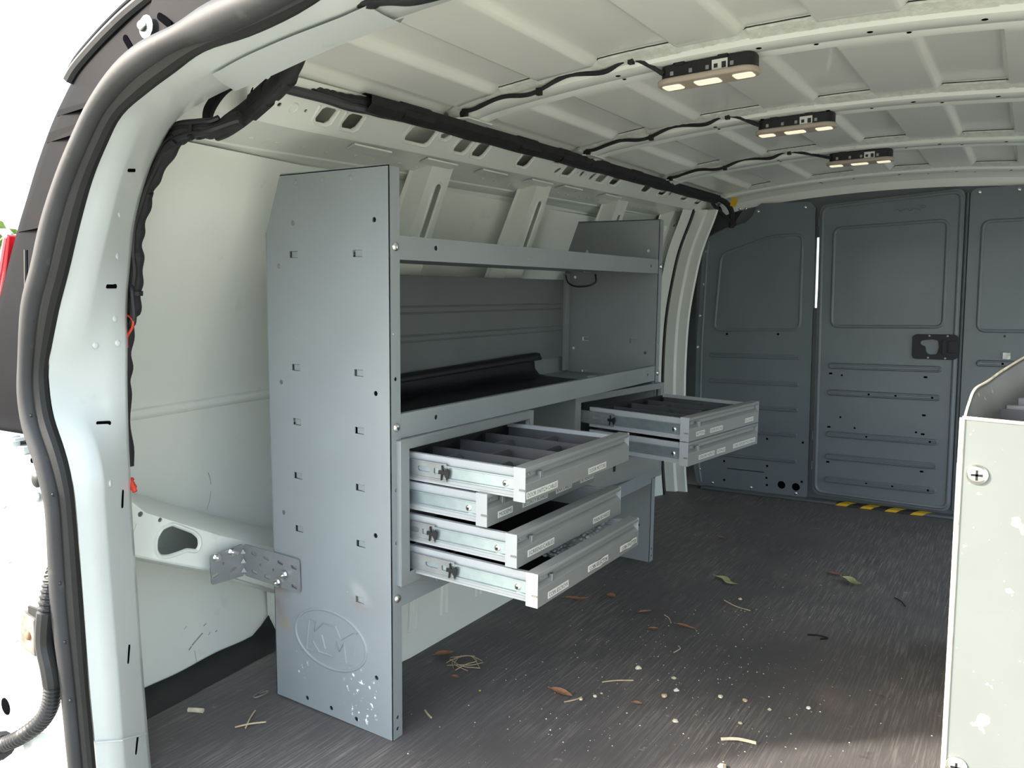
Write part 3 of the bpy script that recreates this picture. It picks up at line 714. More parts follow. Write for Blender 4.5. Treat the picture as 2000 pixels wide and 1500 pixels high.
# ---- front B pillar strips on the left, beside the bulkhead
bp = MB()
path = catmull([(-.125, 2.36, 1.30), (-.141, 2.36, 1.253), (-.193, 2.36, 1.119), (-.225, 2.36, .982), (-.252, 2.36, .819), (-.264, 2.36, .630), (-.266, 2.36, .439), (-.262, 2.36, .149), (-.25, 2.36, -.01)], 4)
rows = [[p+Vector((-.10, -.16, 0)), p+Vector((-.075, -.10, 0)), p+Vector((-.095, -.03, 0)), p+Vector((-.052, -.02, 0)), p+Vector((-.045, -.004, 0)), p+Vector((-.006, .0, 0)), p+Vector((.0, .008, 0)), p+Vector((-.03, .05, 0)), p+Vector((-.05, .13, 0))] for p in path]
bp.grid(rows); struct(bp.build('trim_6', M_WHITE), 'white pillar beside the dark bulkhead at the far left')
b2 = MB(); b2.grid([[p+Vector((-.082, -.105, 0)), p+Vector((-.070, -.104, 0)), p+Vector((-.090, -.035, 0))] for p in path]); b2.build('pillar_recess_shade', M_RUBBER, bpy.data.objects['trim_6'])  # dark sheet lining the recess, its shadow put in as colour
# ================================================================== BULKHEAD
# backing frame with the narrow daylight slit beside the door
BK = MB(); topc = []
for i in range(25):
    x = 1.20-1.42*i/24; topc.append((x, zroof(x)-.05))
frB = Fr((0, 2.505, 0), X, Z, -Y)
slit = [(.2675, .86), (.277, .86), (.2785, .93), (.281, 1.0), (.2795, 1.12), (.282, 1.165), (.269, 1.165)]
BK.plate([(-.25, 0), (1.20, 0)]+topc[:-1]+[(-.06, 1.30), (-.10, 1.24), (-.22, 1.20), (-.27, 1.05), (-.275, .1)], [slit], frB, .012)
BULK = struct(BK.build('wall_front', M_SLATED), 'dark slate steel bulkhead between load space and cab')
CB = MB(); CB.plate([(-.78, -.2), (1.68, -.2), (1.68, 1.2), (1.1, 1.46), (-.2, 1.46), (-.78, 1.2)], [[(.24, .80), (.32, .80), (.32, 1.2), (.24, 1.2)]], Fr((0, 2.56, 0), X, Z, -Y), .004)
CB.build('cavity_light_block', M_SLATED, BULK)  # unseen plate added to shut daylight out behind the bulkhead

def groove(mb, x0, x1, z, fr, h=.022, t=.006):
    cx, L_ = (x0+x1)/2, x1-x0
    mb.pad(lambda i: stadium(cx, z, L_-2*i, h-2*i, 0, 5), fr, [(0, -.0005), (.002, t*.6), (.005, t), (.0075, t), (.0095, t*.45)])
def screws(mb, pts, fr, r=.0075):
    for a, b in pts: mb.dome(Fr(fr(a, b, 0), fr.U, fr.V, fr.N), r, .005, 10)

# left fixed panel
lout = [(-.235, .008), (.258, .008), (.264, .03), (.264, 1.29), (.245, 1.316), (.225, 1.320), (.03, 1.326), (.008, 1.312), (-.012, 1.27), (-.04, 1.246), (-.13, 1.226), (-.205, 1.192), (-.232, 1.15), (-.240, 1.10), (-.262, .68), (-.268, .10), (-.25, .02)]
frL = Fr((0, 2.490, 0), X, Z, -Y)
Lp = MB()
hl = [circle(a, b, .0055, 8) for a, b in ((-.116, .74), (.117, .743), (.08, .263), (.238, .26), (-.118, .139), (.083, .137), (.081, .081), (.084, .048), (-.116, .049), (.238, .081))]
hl += [circle(.149, .056, .018, 14), circle(.213, .054, .018, 14), stadium(-.017, .106, .175, .005, 0, 3)]
Lp.plate(lout, hl[10:], frL, .003)
Lp.bead(inset_round([(-.178, .757), (.210, .763), (.213, 1.181), (.075, 1.178), (-.150, 1.108)], .035, 5), frL, .014, .005)
for z in (.640, .520, .405, .290, .172): groove(Lp, -.20, .215, z, frL, .022, .006)
Lp.grid([[frL(x, z, 0) for x, z in lout+lout[:1]], [frL(x, z, -.014) for x, z in lout+lout[:1]]])
LPO = Lp.build('bulkhead_panel', M_SLATE, BULK); LPO['label'] = 'fixed left panel of the bulkhead'
st = MB()                                            # folded side strip
st.grid([[frL(x+dx, z, c) for x, z in ((-.218, 1.17), (-.224, 1.10), (-.243, .68), (-.248, .10), (-.235, .03))] for dx, c in ((.0, .0005), (.004, .006), (.008, .006), (.012, .0005))])
st.build('panel_fold', M_SLATE, LPO)
studs('panel_screw', ((-.218, 1.123), (-.228, .971), (-.246, .824), (-.255, .676), (-.238, .088), (-.172, .029), (.011, .028), (.214, .025), (.016, 1.292), (.22, 1.296)), frL, M_STEEL, LPO)
studs('frame_screw', ((-.044, 1.31), (-.073, 1.312)), frB, M_STEEL, BULK)

# bulkhead door
frD = Fr((0, 2.482, 0), X, Z, -Y)
DO = MB()
dout = inset_round([(.286, .036), (.829, .026), (.828, 1.328), (.283, 1.300)], .035, 6)
hd_ = []
for a, b in ((.348, .576), (.717, .576), (.717, .418), (.348, .341), (.716, .339), (.348, .185), (.718, .182)): hd_.append(stadium(a, b, .016, .008, 0, 3))
for a, b in ((.394, .570), (.394, .387), (.453, .344), (.691, .345)): hd_.append(circle(a, b, .0045, 8))
DO.plate(dout, [], frD, .003)
DO.grid([[frD(a, b, 0) for a, b in dout+dout[:1]], [frD(a, b, -.018) for a, b in dout+dout[:1]]])
def shrink(pts, d):
    cx = sum(p[0] for p in pts)/len(pts); cz = sum(p[1] for p in pts)/len(pts)
    return [(p[0]-math.copysign(d, p[0]-cx), p[1]-math.copysign(d, p[1]-cz)) for p in pts]
DO.bead(shrink(dout, .012), frD, .016, .006)
DO.bead(inset_round([(.345, .780), (.772, .782), (.772, 1.207), (.345, 1.198)], .030, 6), frD, .015, .006)
for z in (.610, .493, .310, .210, .107): groove(DO, .336, .777, z, frD, .027, .011)
frG = Fr(frD(0, 0, .004), X, Z, -Y)
DOOR = struct(DO.build('door_1', M_SLATE), 'dark slate bulkhead door with black latch')
studs('bead_hole', ((.505, .493), (.609, .494), (.745, .493), (.502, .311), (.744, .310), (.508, .109), (.610, .108), (.745, .107)), Fr(frD(0, 0, .0048), X, Z, -Y), M_HOLE_SHADE, DOOR, .0045, .001, 8)
for hp_l, fr_, par in ((hd_, frD, DOOR), (hl[:10], frL, LPO)):
    for h_ in hp_l:
        q = MB(); q.prism(h_, fr_, -.002, .0004); q.build('screw_hole', M_HOLE_SHADE, par)  # black caps on the surface, colouring in the depth shade of each hole
lg = MB(); pts = [(.575+.012*k, 1.258+.006*math.sin(k*2.2)) for k in range(9)]
lg.bead(pts, frD, .004, .0022, closed=False); lg.bead(circle(.70-.02, 1.266, .009, 12, .006), frD, .004, .0022); lg.build('pressed_script_mark', M_SLATE, DOOR)
lt = MB(); frT = Fr(frD(.745, .702, 0), X, Z, -Y)
lt.plate(inset_round([(-.082, -.040), (-.074, -.051), (.070, -.052), (.084, -.044), (.084, .043), (.072, .050), (-.070, .050), (-.082, .040)], .006, 2),
         [inset_round([(-.050, .024), (-.052, .008), (-.032, .0), (-.030, -.022), (-.016, -.034), (.010, -.030), (.016, .0), (.012, .026), (-.010, .030)], .006, 2)], Fr(frT(0, 0, .008), X, Z, -Y), .008)
LT = lt.build('latch', M_LATCH, DOOR, bevel=.001)
q = MB(); q.prism(rrect(-.056, -.036, .018, .032, .008), frT, 0, .001); q.build('latch_cup', M_SLATE, LT)
q = MB(); q.prism(rrect(.028, -.030, .042, .030, .005), frT, .006, .016); q.prism(rrect(.050, -.024, .080, .024, .003), frT, .006, .012); q.build('latch_paddle', M_LATCH, LT, bevel=.001)
studs('latch_screw', ((-.020, .044), (.045, .044), (-.022, -.045), (.040, -.046)), Fr(frT(0, 0, .008), X, Z, -Y), M_ZINCD, LT, .0045, .002, 8)
# hinges on door edge
for z in (1.23, .30, .165):
    q = MB(); q.tube([frD(.280, z-.02, .002), frD(.280, z+.02, .002)], .005, 8); q.build('door_hinge_knuckle', M_SLATED, DOOR)

# right fixed panel
frR = Fr((0, 2.488, 0), X, Z, -Y)
RP = MB(); rout = inset_round([(.846, .02), (1.20, .02), (1.20, 1.325), (.846, 1.325)], .03, 5)
RP.plate(rout, [circle(.986, .748, .005, 8), circle(.93, .35, .005, 8)], frR, .003)
RP.grid([[frR(a, b, 0) for a, b in rout+rout[:1]], [frR(a, b, -.016) for a, b in rout+rout[:1]]])
RP.bead(inset_round([(.893, .768), (1.16, .768), (1.16, 1.195), (.893, 1.195)], .03, 6), frR, .015, .006)
for z in (.64, .52, .33, .22, .12): groove(RP, .893, 1.17, z, frR, .027, .011)
RPO = RP.build('bulkhead_panel', M_SLATE, BULK); RPO['label'] = 'fixed right panel of the bulkhead'
for a_, b_ in ((.149, .056), (.213, .054)):
    q = MB(); q.prism(circle(a_, b_, .0185, 14), frL, -.008, -.004); q.build('grommet_hole', M_HOLE_SHADE, LPO)
studs('panel_screw', ((.876, 1.309), (1.007, 1.309)), frR, M_STEEL, RPO)
st = MB(); st.dome(Fr(frR(.984, .64, .0048), X, Z, -Y), .0045, .001, 8); st.build('bead_hole', M_HOLE_SHADE, RPO)
st = MB(); st.tube([frB(.8375, .03, .006), frB(.8375, 1.31, .006)], .006, 8); st.build('door_jamb_strip', M_SLATE, BULK)
# sill and hazard tape
sl_ = MB(); sl_.box(-.22, 1.2, 2.455, 2.505, 0, .012); struct(sl_.build('trim_7', M_SLATED, bevel=.003), 'dark sill strip along the foot of the bulkhead')
HT = thing('hazard_tape', 'black and yellow hazard tape on the sill under the bulkhead door', 'tape', (.56, 2.455, .006))
t = MB(); t.box(-.165, .17, -.0015, 0, -.004, .0065); t.build('black_tape', M_TBLK, HT)
for k in range(4):
    x = -.155+.098*k; t = MB(); t.prism([(x-.015, -.004), (x+.03, -.004), (x+.045, .0065), (x, .0065)], Fr((0, -.0015, 0), X, Z, -Y), 0, .0008); t.build('yellow_stripe', M_YEL, HT)
t = MB(); t.box(-.165, .17, -.0015, .045, .0060, .0068); t.build('tape_top', M_TBLK, HT)
for k in range(4):
    x = -.155+.098*k; t = MB(); t.prism([(x, 0), (x+.045, 0), (x+.065, .04), (x+.02, .04)], Fr((0, 0, .0068), X, Y, Z), 0, .0005); t.build('yellow_stripe', M_YEL, HT)
# crumpled scrap stuck to the right panel
s = MB(); s.grid([[(x, -.002-.006*abs(math.sin(i*2.1+j)), z+.003*math.sin(i*3)) for i, x in enumerate((-.013, -.004, .005, .013))] for j, z in enumerate((-.012, .0, .013))])
s = s.build('paper_sticker', M_PAPER, loc=(.996, 2.486, .671)); tag(s, 'crumpled white sticker on the right bulkhead panel', 'sticker')
# ================================================================== LEFT SHELVING (leans 1.4 degrees towards the aisle)
PHI = .0245
TILT = Matrix.Rotation(PHI, 4, 'Y')
LR = 1.33
RACK = thing('shelving_unit', 'tall grey steel van shelving with two shelves along the left wall', 'shelving', mw=TILT)
def end_panel(y):
    m = MB(); fr = Fr((0, 0, 0), X, Z, -Y)
    hs = []
    slots = [(a, b) for b in (1.002, .763, .645, .526, .407) for a in (-.267, -.084)]+[(-.088, .285)]
    for a, b in slots: hs.append([(a-.0125, b-.007), (a+.0125, b-.007), (a+.0125, b+.007), (a-.0125, b+.007)])
    for a, b in ((-.267, 1.067), (-.039, 1.066), (-.313, .978), (-.039, .725), (-.314, .728), (-.316, .436), (-.043, .432), (-.044, .126), (-.253, .019), (-.178, .018), (-.103, .016)): hs.append(circle(a, b, .0055, 8))
    m.plate([(-.353, 0), (0, 0), (0, 1.168), (-.303, 1.171), (-.350, 1.05)], hs, fr, .002)
    # front flange and rear flange
    ff = Fr((0, 0, 0), Y, Z, X)
    m.plate([(0, 0), (.030, 0), (.030, 1.166), (0, 1.168)], [circle(.016, z, .0045, 8) for z in (.02, .045, .42, .53, .755)], ff, .002)
    m.box(-.353, -.351, 0, .022, 0, 1.05); m.box(-.303, 0, 0, .016, 1.166, 1.168)
    o = m.build('end_panel', M_RACK if y else M_RACK1, RACK, loc=(0, y, 0))
    for a, b in slots:                               # bent tabs standing in the slots
        t = MB(); t.add([fr(a-.0085, b-.0062, -.0035), fr(a+.0125, b-.0062, -.001), fr(a+.0125, b+.0062, -.001), fr(a-.0085, b+.0062, -.0035), fr(a-.0085, b-.0062, -.0045), fr(a+.0125, b-.0062, -.002), fr(a+.0125, b+.0062, -.002), fr(a-.0085, b+.0062, -.0045)], [(0, 1, 2, 3), (7, 6, 5, 4), (0, 4, 5, 1), (2, 6, 7, 3), (0, 3, 7, 4)])
        t.build('slot_tab', M_RACK, o, smooth=0)
    return o
EP1 = end_panel(0); EP2 = end_panel(LR)
fr = Fr((0, -.0002, 0), X, Z, -Y)
em = MB(); em.bead(circle(-.178, .175, .107, 40, .065), fr, .007, .0028)
KL = [(-.251, .136), (-.241, .207), (-.221, .207), (-.225, .183), (-.197, .209), (-.160, .209), (-.144, .184), (-.108, .209), (-.098, .209)]
em.bead(KL, fr, .0045, .002, closed=False)
em.bead([(-.251, .136), (-.233, .136), (-.229, .158), (-.212, .139), (-.168, .139), (-.158, .177), (-.150, .156), (-.136, .177), (-.130, .135), (-.113, .135)], fr, .0045, .002, closed=False)
em.bead([(-.203, .180), (-.193, .151)], fr, .0045, .002, closed=False); em.bead([(-.098, .209), (-.113, .135)], fr, .004, .0015, closed=False)
em = em.build('pressed_emblem', M_RACK, EP1); em['label'] = 'pressed KM letters in an oval'
for b, a in ((1.150, -.255), (1.151, -.179), (1.150, -.101), (.132, -.266)):
    q = MB(); q.dome(Fr((a, -.0003, b), X, Z, -Y), .0055, .0012, 10); q.build('panel_dimple', M_RACK, EP1)

# shelves
def tray(z_lo, z_hi, zpan, back=.02):
    m = MB(); y0, y1 = .031, LR
    m.plate([(y0, z_lo), (y1, z_lo), (y1, z_hi), (y0, z_hi)], [circle(y0+.115, (z_lo+z_hi)/2+.004, .0055, 8), circle(y1-.06, (z_lo+z_hi)/2, .0045, 8)], Fr((-.001, 0, 0), Y, Z, X), .002)
    m.box(-.014, -.003, y0, y1, z_lo, z_lo+.002)
    m.box(-.016, -.003, y0, y1, z_hi-.002, z_hi)
    m.box(-.016, -.014, y0, y1, zpan, z_hi)
    m.box(-.348, -.003, y0, y1, zpan-.002, zpan)
    m.box(-.350, -.348, y0, y1, zpan, zpan+back)
    return m.build('shelf', M_RACK, RACK, bevel=.0006)
US = tray(.990, 1.037, 1.000); US['label'] = 'upper shelf'
MS = tray(.633, .683, .645, .06); MS['label'] = 'middle shelf'
BS = MB(); BS.plate([(.031, .281), (LR, .281), (LR, .325), (.031, .325)], [], Fr((-.001, 0, 0), Y, Z, X), .002)
BS.box(-.348, -.003, .031, LR, .281, .283); BS.box(-.03, -.003, .031, LR, .323, .325); BS = BS.build('base_rail', M_RACK, RACK, bevel=.0006)
q = MB(); q.dome(Fr((-.001, .15, .306), Y, Z, X), .007, .003, 10); q.build('rail_dimple', M_RACK, BS)
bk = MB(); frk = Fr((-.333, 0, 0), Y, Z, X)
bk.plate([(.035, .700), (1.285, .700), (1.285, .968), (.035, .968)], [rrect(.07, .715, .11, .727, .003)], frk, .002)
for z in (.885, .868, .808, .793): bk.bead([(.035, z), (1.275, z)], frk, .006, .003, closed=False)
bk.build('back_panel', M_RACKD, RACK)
bk = MB(); bk.box(-.334, -.322, 1.284, 1.312, .65, .99); bk.build('back_upright', M_RACK, RACK, bevel=.001)
studs('shelf_bolt', [(y+.016, z) for y in (0, LR) for z in (1.014, .658, .303)], Fr((.0005, 0, 0), Y, Z, X), M_STEEL, RACK, .009, .0055, 14)
# black sheet lying on the middle shelf, rolled up at the back
rb = MB(); rows = []
for k in range(40):
    y = .05+1.02*k/39; t = k/39
    e_ = .010*math.sin(t*9)
    rows.append([(-.02, y, .6475), (-.10, y, .648), (-.2, y, .648), (-.27, y, .649+.002*math.sin(t*20)), (-.300, y, .655), (-.318, y, .672+e_*.3), (-.322, y, .692+.018*t), (-.314, y, .706+.022*t), (-.298, y, .704+.022*t), (-.288, y, .690+.016*t)])
rb.grid(rows)
so_ = rb.build('rubber_sheet', M_BLACK, smooth=60); so_.matrix_world = TILT
sm = so_.modifiers.new('thick', 'SOLIDIFY'); sm.thickness = .003
tag(so_, 'black rubber sheet rolled up along the back of the middle shelf', 'sheet')
for i, (x, y, r, s_, lb) in enumerate(((-.10, 1.12, .3, .034, 'torn white paper scrap lying nearer the black sheet on the middle shelf'), (-.06, 1.22, -.4, .022, 'thin white paper scrap at the far end of the middle shelf'))):
    q = MB(); q.grid([[(a*s_*(1+.3*math.sin(a*5+b)), b*s_*.7, .004+.006*abs(math.sin(a*4+b*3))) for a in (-1, -.4, .2, 1)] for b in (-1, 0, 1)])
    q = q.build('paper_scrap', M_PAPER); q.matrix_world = TILT@Matrix.Translation((x, y, .6485))@Matrix.Rotation(r, 4, 'Z'); tag(q, lb, 'paper')
lw = MB(); lw.tube(catmull([(-.325, 1.285, .985), (-.318, 1.287, .960), (-.29, 1.29, .946), (-.245, 1.30, .948), (-.222, 1.31, .962), (-.226, 1.315, .988)], 6), .0028, 6)
lw = lw.build('wire_loop', M_WIRE); lw.matrix_world = TILT; tag(lw, 'thin black wire looping below the upper shelf at its far end', 'wire')

# ---- L bracket
LB = thing('angle_bracket', 'grey slotted steel angle bracket bolting the shelving to the wall brace', 'bracket', (-.44, -.006, .31))
b = MB(); frb = Fr((0, -.001, 0), X, Z, -Y)
def s2(a, c_): return stadium(a, c_, .020, .0075, -.15, 4)
b.plate(inset_round([(0, -.034), (.185, -.040), (.185, .036), (0, .042)], .008, 3), [s2(x+.44, z-.310) for x, z in ((-.403, .334), (-.361, .331), (-.316, .328), (-.272, .325), (-.404, .291), (-.361, .287), (-.273, .281))]+[circle(x+.44, z-.310, .0035, 8) for x, z in ((-.382, .311), (-.339, .308))], frb, .003)
frc = Fr((0, 0, 0), Y, Z, X)
b.plate(inset_round([(-.090, -.030), (0, -.034), (0, .042), (-.090, .038)], .008, 3), [stadium(-.079, -.010, .018, .007, .2, 4), stadium(-.031, -.010, .018, .007, .2, 4), circle(-.056, .011, .0035, 8)], frc, .003)
b.build('bracket_plate', pmat('zinc_grey_bracket', (.30, .31, .32), .42, metal=.35, var=.08, vscale=20), LB)
q = MB()
for z in (-.018, .004, .026): q.prism([(-.006, -.006), (.006, -.006), (0, .006)], Fr((.002, -.003, z), (1, 1, 0), Z), 0, .004)
q.build('stiffening_dart', M_ZINCD, LB)
for (x, y, z, N_) in ((.139, -.003, -.006, -Y), (.115, -.003, -.028, -Y), (.001, -.075, .030, X), (.001, -.034, .032, X)):
    q = MB(); fr = Fr((x, y, z), Y if N_ is X else X, Z, N_)
    q.prism(circle(0, 0, .0105, 16), fr, 0, .002); q.prism(circle(0, 0, .008, 6), fr, .002, .008); q.tube([fr(0, 0, .008), fr(0, 0, .020 if N_ is X and y > -.05 else .012)], .004, 8); q.build('hex_bolt', M_STEEL, LB)

# ================================================================== DRAWER CABINETS
TXT = 0
def label_strip(drawer, y0, y1, z0, z1, text, a=.0006, wav=0):
    """white label tape with printed lettering on a drawer front"""
    m = MB(); fr = Fr((a, 0, 0), Y, Z, X)
    n = 8; rows = []
    if wav:
        for c_ in (0, .0006): rows += [[fr(lerp(y0, y1, i/n), z+wav*math.sin(i*1.1), c_+.0015*abs(math.sin(i))) for i in range(n+1)] for z in ((z0, z1) if c_ == 0 else (z1, z0))]
        m.grid(rows)
    else: m.box(y0, y1, z0, z1, 0, .0006, fr)
    m.mat(1); pd = (z1-z0)*.20
    text_into(m, text, fr, y0+.004, y1-.003, z0+pd, z1-pd, .0023 if wav else .0008)
    return m.build('label', [M_PAPER, M_INK], drawer, smooth=0)

FPROF = [(0, 0), (0, .0345), (-.005, .040), (-.011, .043), (-.0125, .052), (-.006, .0535), (-.001, .0560), (0, .0605), (-.0025, .0645), (-.007, .0655), (-.026, .0655), (-.026, 0)]
def drawer(cab, out, z0, H=.0655, W=.456, b0=.034, tray_=0, rail=.08, slide=True, name='drawer', closed=False, depth=.33):
    """drawer whose front plane stands `out` beyond the cabinet face"""
    D = bpy.data.objects.new(name, None); D.empty_display_size = .03
    m = MB(); k = H/.0655
    fr = Fr((0, b0, 0), X, Z, Y)
    body = MB()
    s0, s1 = b0+.012, b0+W-.012
    bk_ = -max(depth, .1)
    body.box(bk_, -.026, s0, s0+.010, .002, .060*k); body.box(bk_, -.026, s1-.010, s1, .002, .060*k)
    body.box(bk_, -.026, s0, s1, .006, .008); body.box(bk_, bk_+.002, s0, s1, .006, .055*k)
    o = body.build(name, M_DRAWER, cab, bevel=.0008); o.location = (out, 0, z0)
    m.prism([(a, c_*k) for a, c_ in FPROF], fr, .0012, W-.0012)
    fo = m.build('drawer_front', M_FRONT, o, bevel=.0006)
    for b in (b0, b0+W-.0014):
        q = MB(); q.prism([(-.026, 0), (0, 0), (0, .0655*k), (-.004, .0655*k), (-.007, .0645*k), (-.026, .0655*k)], Fr((0, b, 0), X, Z, Y), 0, .0014); q.build('front_end_cap', M_DRAWER, o)
    q = MB(); q.box(-.013, -.001, b0-.0016, b0-.0002, .021*k, .0245*k); q.build('rust_mark', M_RUST, o)
    q = MB(); q.box(-.008, -.0005, b0+.055, b0+.066, .034*k, .050*k); q.build('pull_catch', M_ZINCD, o, bevel=.001)
    q = MB(); q.dome(Fr((-.0115, b0+.030, .048*k), Y, Z, X), .0035, .002, 8); q.build('front_rivet', M_ZINCD, o)
    if slide and not closed:
        zc = .0305*k
        sl = MB(); x1 = -.029
        sl.box(-out-.05, x1, s0-.0035, s0, zc-.0125, zc+.0125)
        for s in (-1, 1): sl.tube([(-out-.05, s0-.0045, zc+s*.0125), (x1, s0-.0045, zc+s*.0125)], .0022, 6)
        sl.build('slide_rail', M_ZINC, o)
        q = MB(); q.dome(Fr((x1-.020, s0-.0035, zc-.002), X, Z, -Y), .007, .003, 12); q.build('slide_screw', M_STEEL, o)
        q = MB(); q.dome(Fr((x1-.020, s0-.0063, zc-.002), X, Z, -Y), .0028, .0006, 8); q.build('slide_screw_socket', M_BLACK, o)
        if rail:
            e = -out+rail; q = MB(); frs = Fr((0, s0-.0045, 0), X, Z, -Y)
            q.plate([(-out-.05, zc-.0175), (e, zc-.0175), (e, zc-.010), (e-.006, zc-.009), (e-.006, zc+.009), (e, zc+.010), (e, zc+.0175), (-out-.05, zc+.0175)], [stadium(e-.058, zc+.001, .034, .011, 0, 4), rrect(e-.033, zc-.005, e-.020, zc+.006, .002, 2)], Fr((0, s0-.0065, 0), X, Z, -Y), .0015)
            for s in (-1, 1): q.tube([(-out-.05, s0-.0055, zc+s*.0162), (e, s0-.0055, zc+s*.0162)], .0027, 6)
            q.build('slide_carrier', M_ZINCD, o)
            q = MB(); q.prism([(e-.018, zc+.004), (e-.010, zc+.004), (e-.011, zc+.014), (e-.009, zc+.015), (e-.006, zc+.003), (e+.004, zc+.010), (e+.008, zc+.004), (e+.006, zc-.008), (e+.002, zc-.014), (e-.002, zc-.004), (e-.009, zc-.004), (e-.011, zc-.016), (e-.013, zc-.015), (e-.012, zc-.003), (e-.018, zc-.004)], Fr((0, s0-.0078, 0), X, Z, -Y), 0, .003); q.build('slide_catch', M_BLACK, o)
    if tray_:
        q = MB(); q.box(bk_+.01, -.03, s0+.012, s1-.012, .009, .012); q.box(bk_+.003, bk_+.006, s0+.011, s1-.011, .009, .056*k); q.box(bk_+.003, -.03, s0+.0102, s0+.0125, .009, .050*k); q.box(bk_+.003, -.03, s1-.0125, s1-.0102, .009, .050*k); q.build('tray_liner', M_BLACK, o)
        n = tray_; span = (s1-s0-.024)
        for i in range(n+1):
            b = s0+.013+span*i/n*.998
            q = MB(); rows = []
            for j in range(9):
                a = lerp(bk_+.012, -.032, j/8); rows.append([(a, b-.0025, .012), (a, b-.0015, .051*k), (a, b+.0015, .051*k), (a, b+.0025, .012)])
            q.grid(rows); q.build('tray_divider', M_BIN, o)
            if i < n:
                for a in ((-.105, -.235) if (i % 2 == 0) else (-.175,)):
                    q = MB(); w_ = span/n
                    arc = [(b+.003, .012), (b+.003, .030*k), (b+.010, .043*k), (b+.022, .0475*k), (b+w_-.022, .0475*k), (b+w_-.010, .043*k), (b+w_-.003, .030*k), (b+w_-.003, .012)]
                    q.prism(arc, Fr((a-.0015, 0, 0), Y, Z, X), 0, .003); q.build('tray_cross_wall', M_BIN, o, bevel=.0006)
    else:
        q = MB(); q.box(bk_+.004, -.028, s0+.011, s1-.011, .0085, .0095); q.build('drawer_liner', M_BLACK, o)
    return o

def cabinet(label, mw, W=.51, H0=.329, H1=.632):
    C = thing('drawer_cabinet', label, 'cabinet', mw=mw)
    m = MB(); fr = Fr((0, 0, 0), Y, Z, X)
    m.plate([(0, H0), (W, H0), (W, H1), (0, H1)], [[(.027, H0+.026), (W-.020, H0+.026), (W-.020, H1-.019), (.027, H1-.019)]], fr, .002)
    m.box(-.34, -.002, 0, .002, H0, H1); m.box(-.34, -.002, W-.002, W, H0, H1); m.box(-.34, -.002, 0, W, H1-.002, H1); m.box(-.34, -.002, 0, W, H0, H0+.002); m.box(-.34, -.338, 0, W, H0, H1)
    m.box(-.012, -.002, .027, .029, H0+.026, H1-.019); m.box(-.012, -.002, W-.022, W-.020, H0+.026, H1-.019); m.box(-.012, -.002, .027, W-.02, H1-.021, H1-.019)
    m.build('case', M_RACK2, C, bevel=.0008)
    return C
C1 = cabinet('grey drawer cabinet with four drawers pulled out, nearest the rear end panel', TILT@Matrix.Translation((.012, .016, 0)))
d1 = drawer(C1, .272, .5405, tray_=4, rail=.085); d2 = drawer(C1, .186, .4785, rail=0); d3 = drawer(C1, .255, .4105, rail=.055); d4 = drawer(C1, .302, .3430, rail=.105)
Y0 = .016
def lab(d, y0, y1, z, text, h=.0135, wav=0): label_strip(d, y0-Y0, y1-Y0, z-h/2, z+h/2, text, wav=wav)
lab(d1, .053, .170, .0125, 'DOOR SWITCH CABLES'); lab(d1, .302, .386, .0125, 'DOOR MOTORS')
lab(d2, .087, .140, .0165, 'MODEMS'); lab(d2, .178, .280, .0165, 'SECURITY BOARDS'); lab(d2, .316, .388, .0165, 'BNA CABLES'); lab(d2, .430, .497, .0175, 'AD READERS')
lab(d3, .088, .190, .0185, 'SCREENS/CABLES'); lab(d3, .363, .446, .0165, 'MAIN BOARDS')
lab(d4, .087, .168, .0135, 'COIN ESCROW'); lab(d4, .251, .342, .0165, 'COIN SELECTOR', wav=.0012); lab(d4, .406, .492, .0165, 'COIN SHUTTER', wav=.0012)
PSI = .130
C2 = cabinet('grey drawer cabinet pulled askew with two drawers out, nearest the bulkhead', TILT@Matrix.Translation((-.045, .855, 0))@Matrix.Rotation(-PSI, 4, 'Z'), H0=.305, H1=.626)
e1 = drawer(C2, .347, .533, tray_=4, rail=.105, W=.45); e2 = drawer(C2, .347, .466, rail=0, W=.45)
Y0 = 0
lab(e1, .075, .125, .0165, 'BUTTONS', h=.013); lab(e1, .158, .235, .0155, 'DOOR SWITCHES', h=.013); lab(e1, .385, .445, .0165, 'E-LOCKS', h=.013)
lab(e2, .095, .190, .016, 'COIN/CARD FACEPLATE', h=.013); lab(e2, .205, .258, .016, 'KEYPADS', h=.013); lab(e2, .310, .465, .0165, 'CARD READER PIGGYBACK', h=.013)
e3 = drawer(C2, .004, .330, H=.128, W=.45, closed=True)
lab(e3, .30, .39, .092, 'THERMAL PRINT', h=.014)
q = MB(); q.box(.0005, .002, .20, .212, .04, .06); q.build('drawer_mark', M_BLACK, e3)
# bubble wrap in the lowest drawer
BW = MB(); random.seed(3)
for i in range(15):
    for j in range(13):
        b = .275+.0145*i+(.007 if j % 2 else 0); a = -.235+.0135*j
        t = (i/14); z = .012+.034*sstep(.05, .9, t)+.005*math.sin(i*.9+j*.7)
        n_ = Vector((.25*math.sin(j+i), .25*math.cos(i*1.3), 1)).normalized()
        U = n_.orthogonal().normalized(); V = n_.cross(U)
        BW.dome(Fr((a, b, z), U, V, n_), .0066, .0055, 8)
rows = [[(-.245+.0275*k, .265+.0115*i, .011+.034*sstep(.05, .9, i/19)+.003*math.sin(i*.9+k)) for k in range(8)] for i in range(20)]
BW.grid(rows)
bw = BW.build('bubble_wrap', M_BUBBLE, smooth=80); bw.matrix_world = TILT@Matrix.Translation((.012+.302, .016, .3430))
tag(bw, 'crumpled clear bubble wrap inside the lowest open drawer', 'bubble wrap')

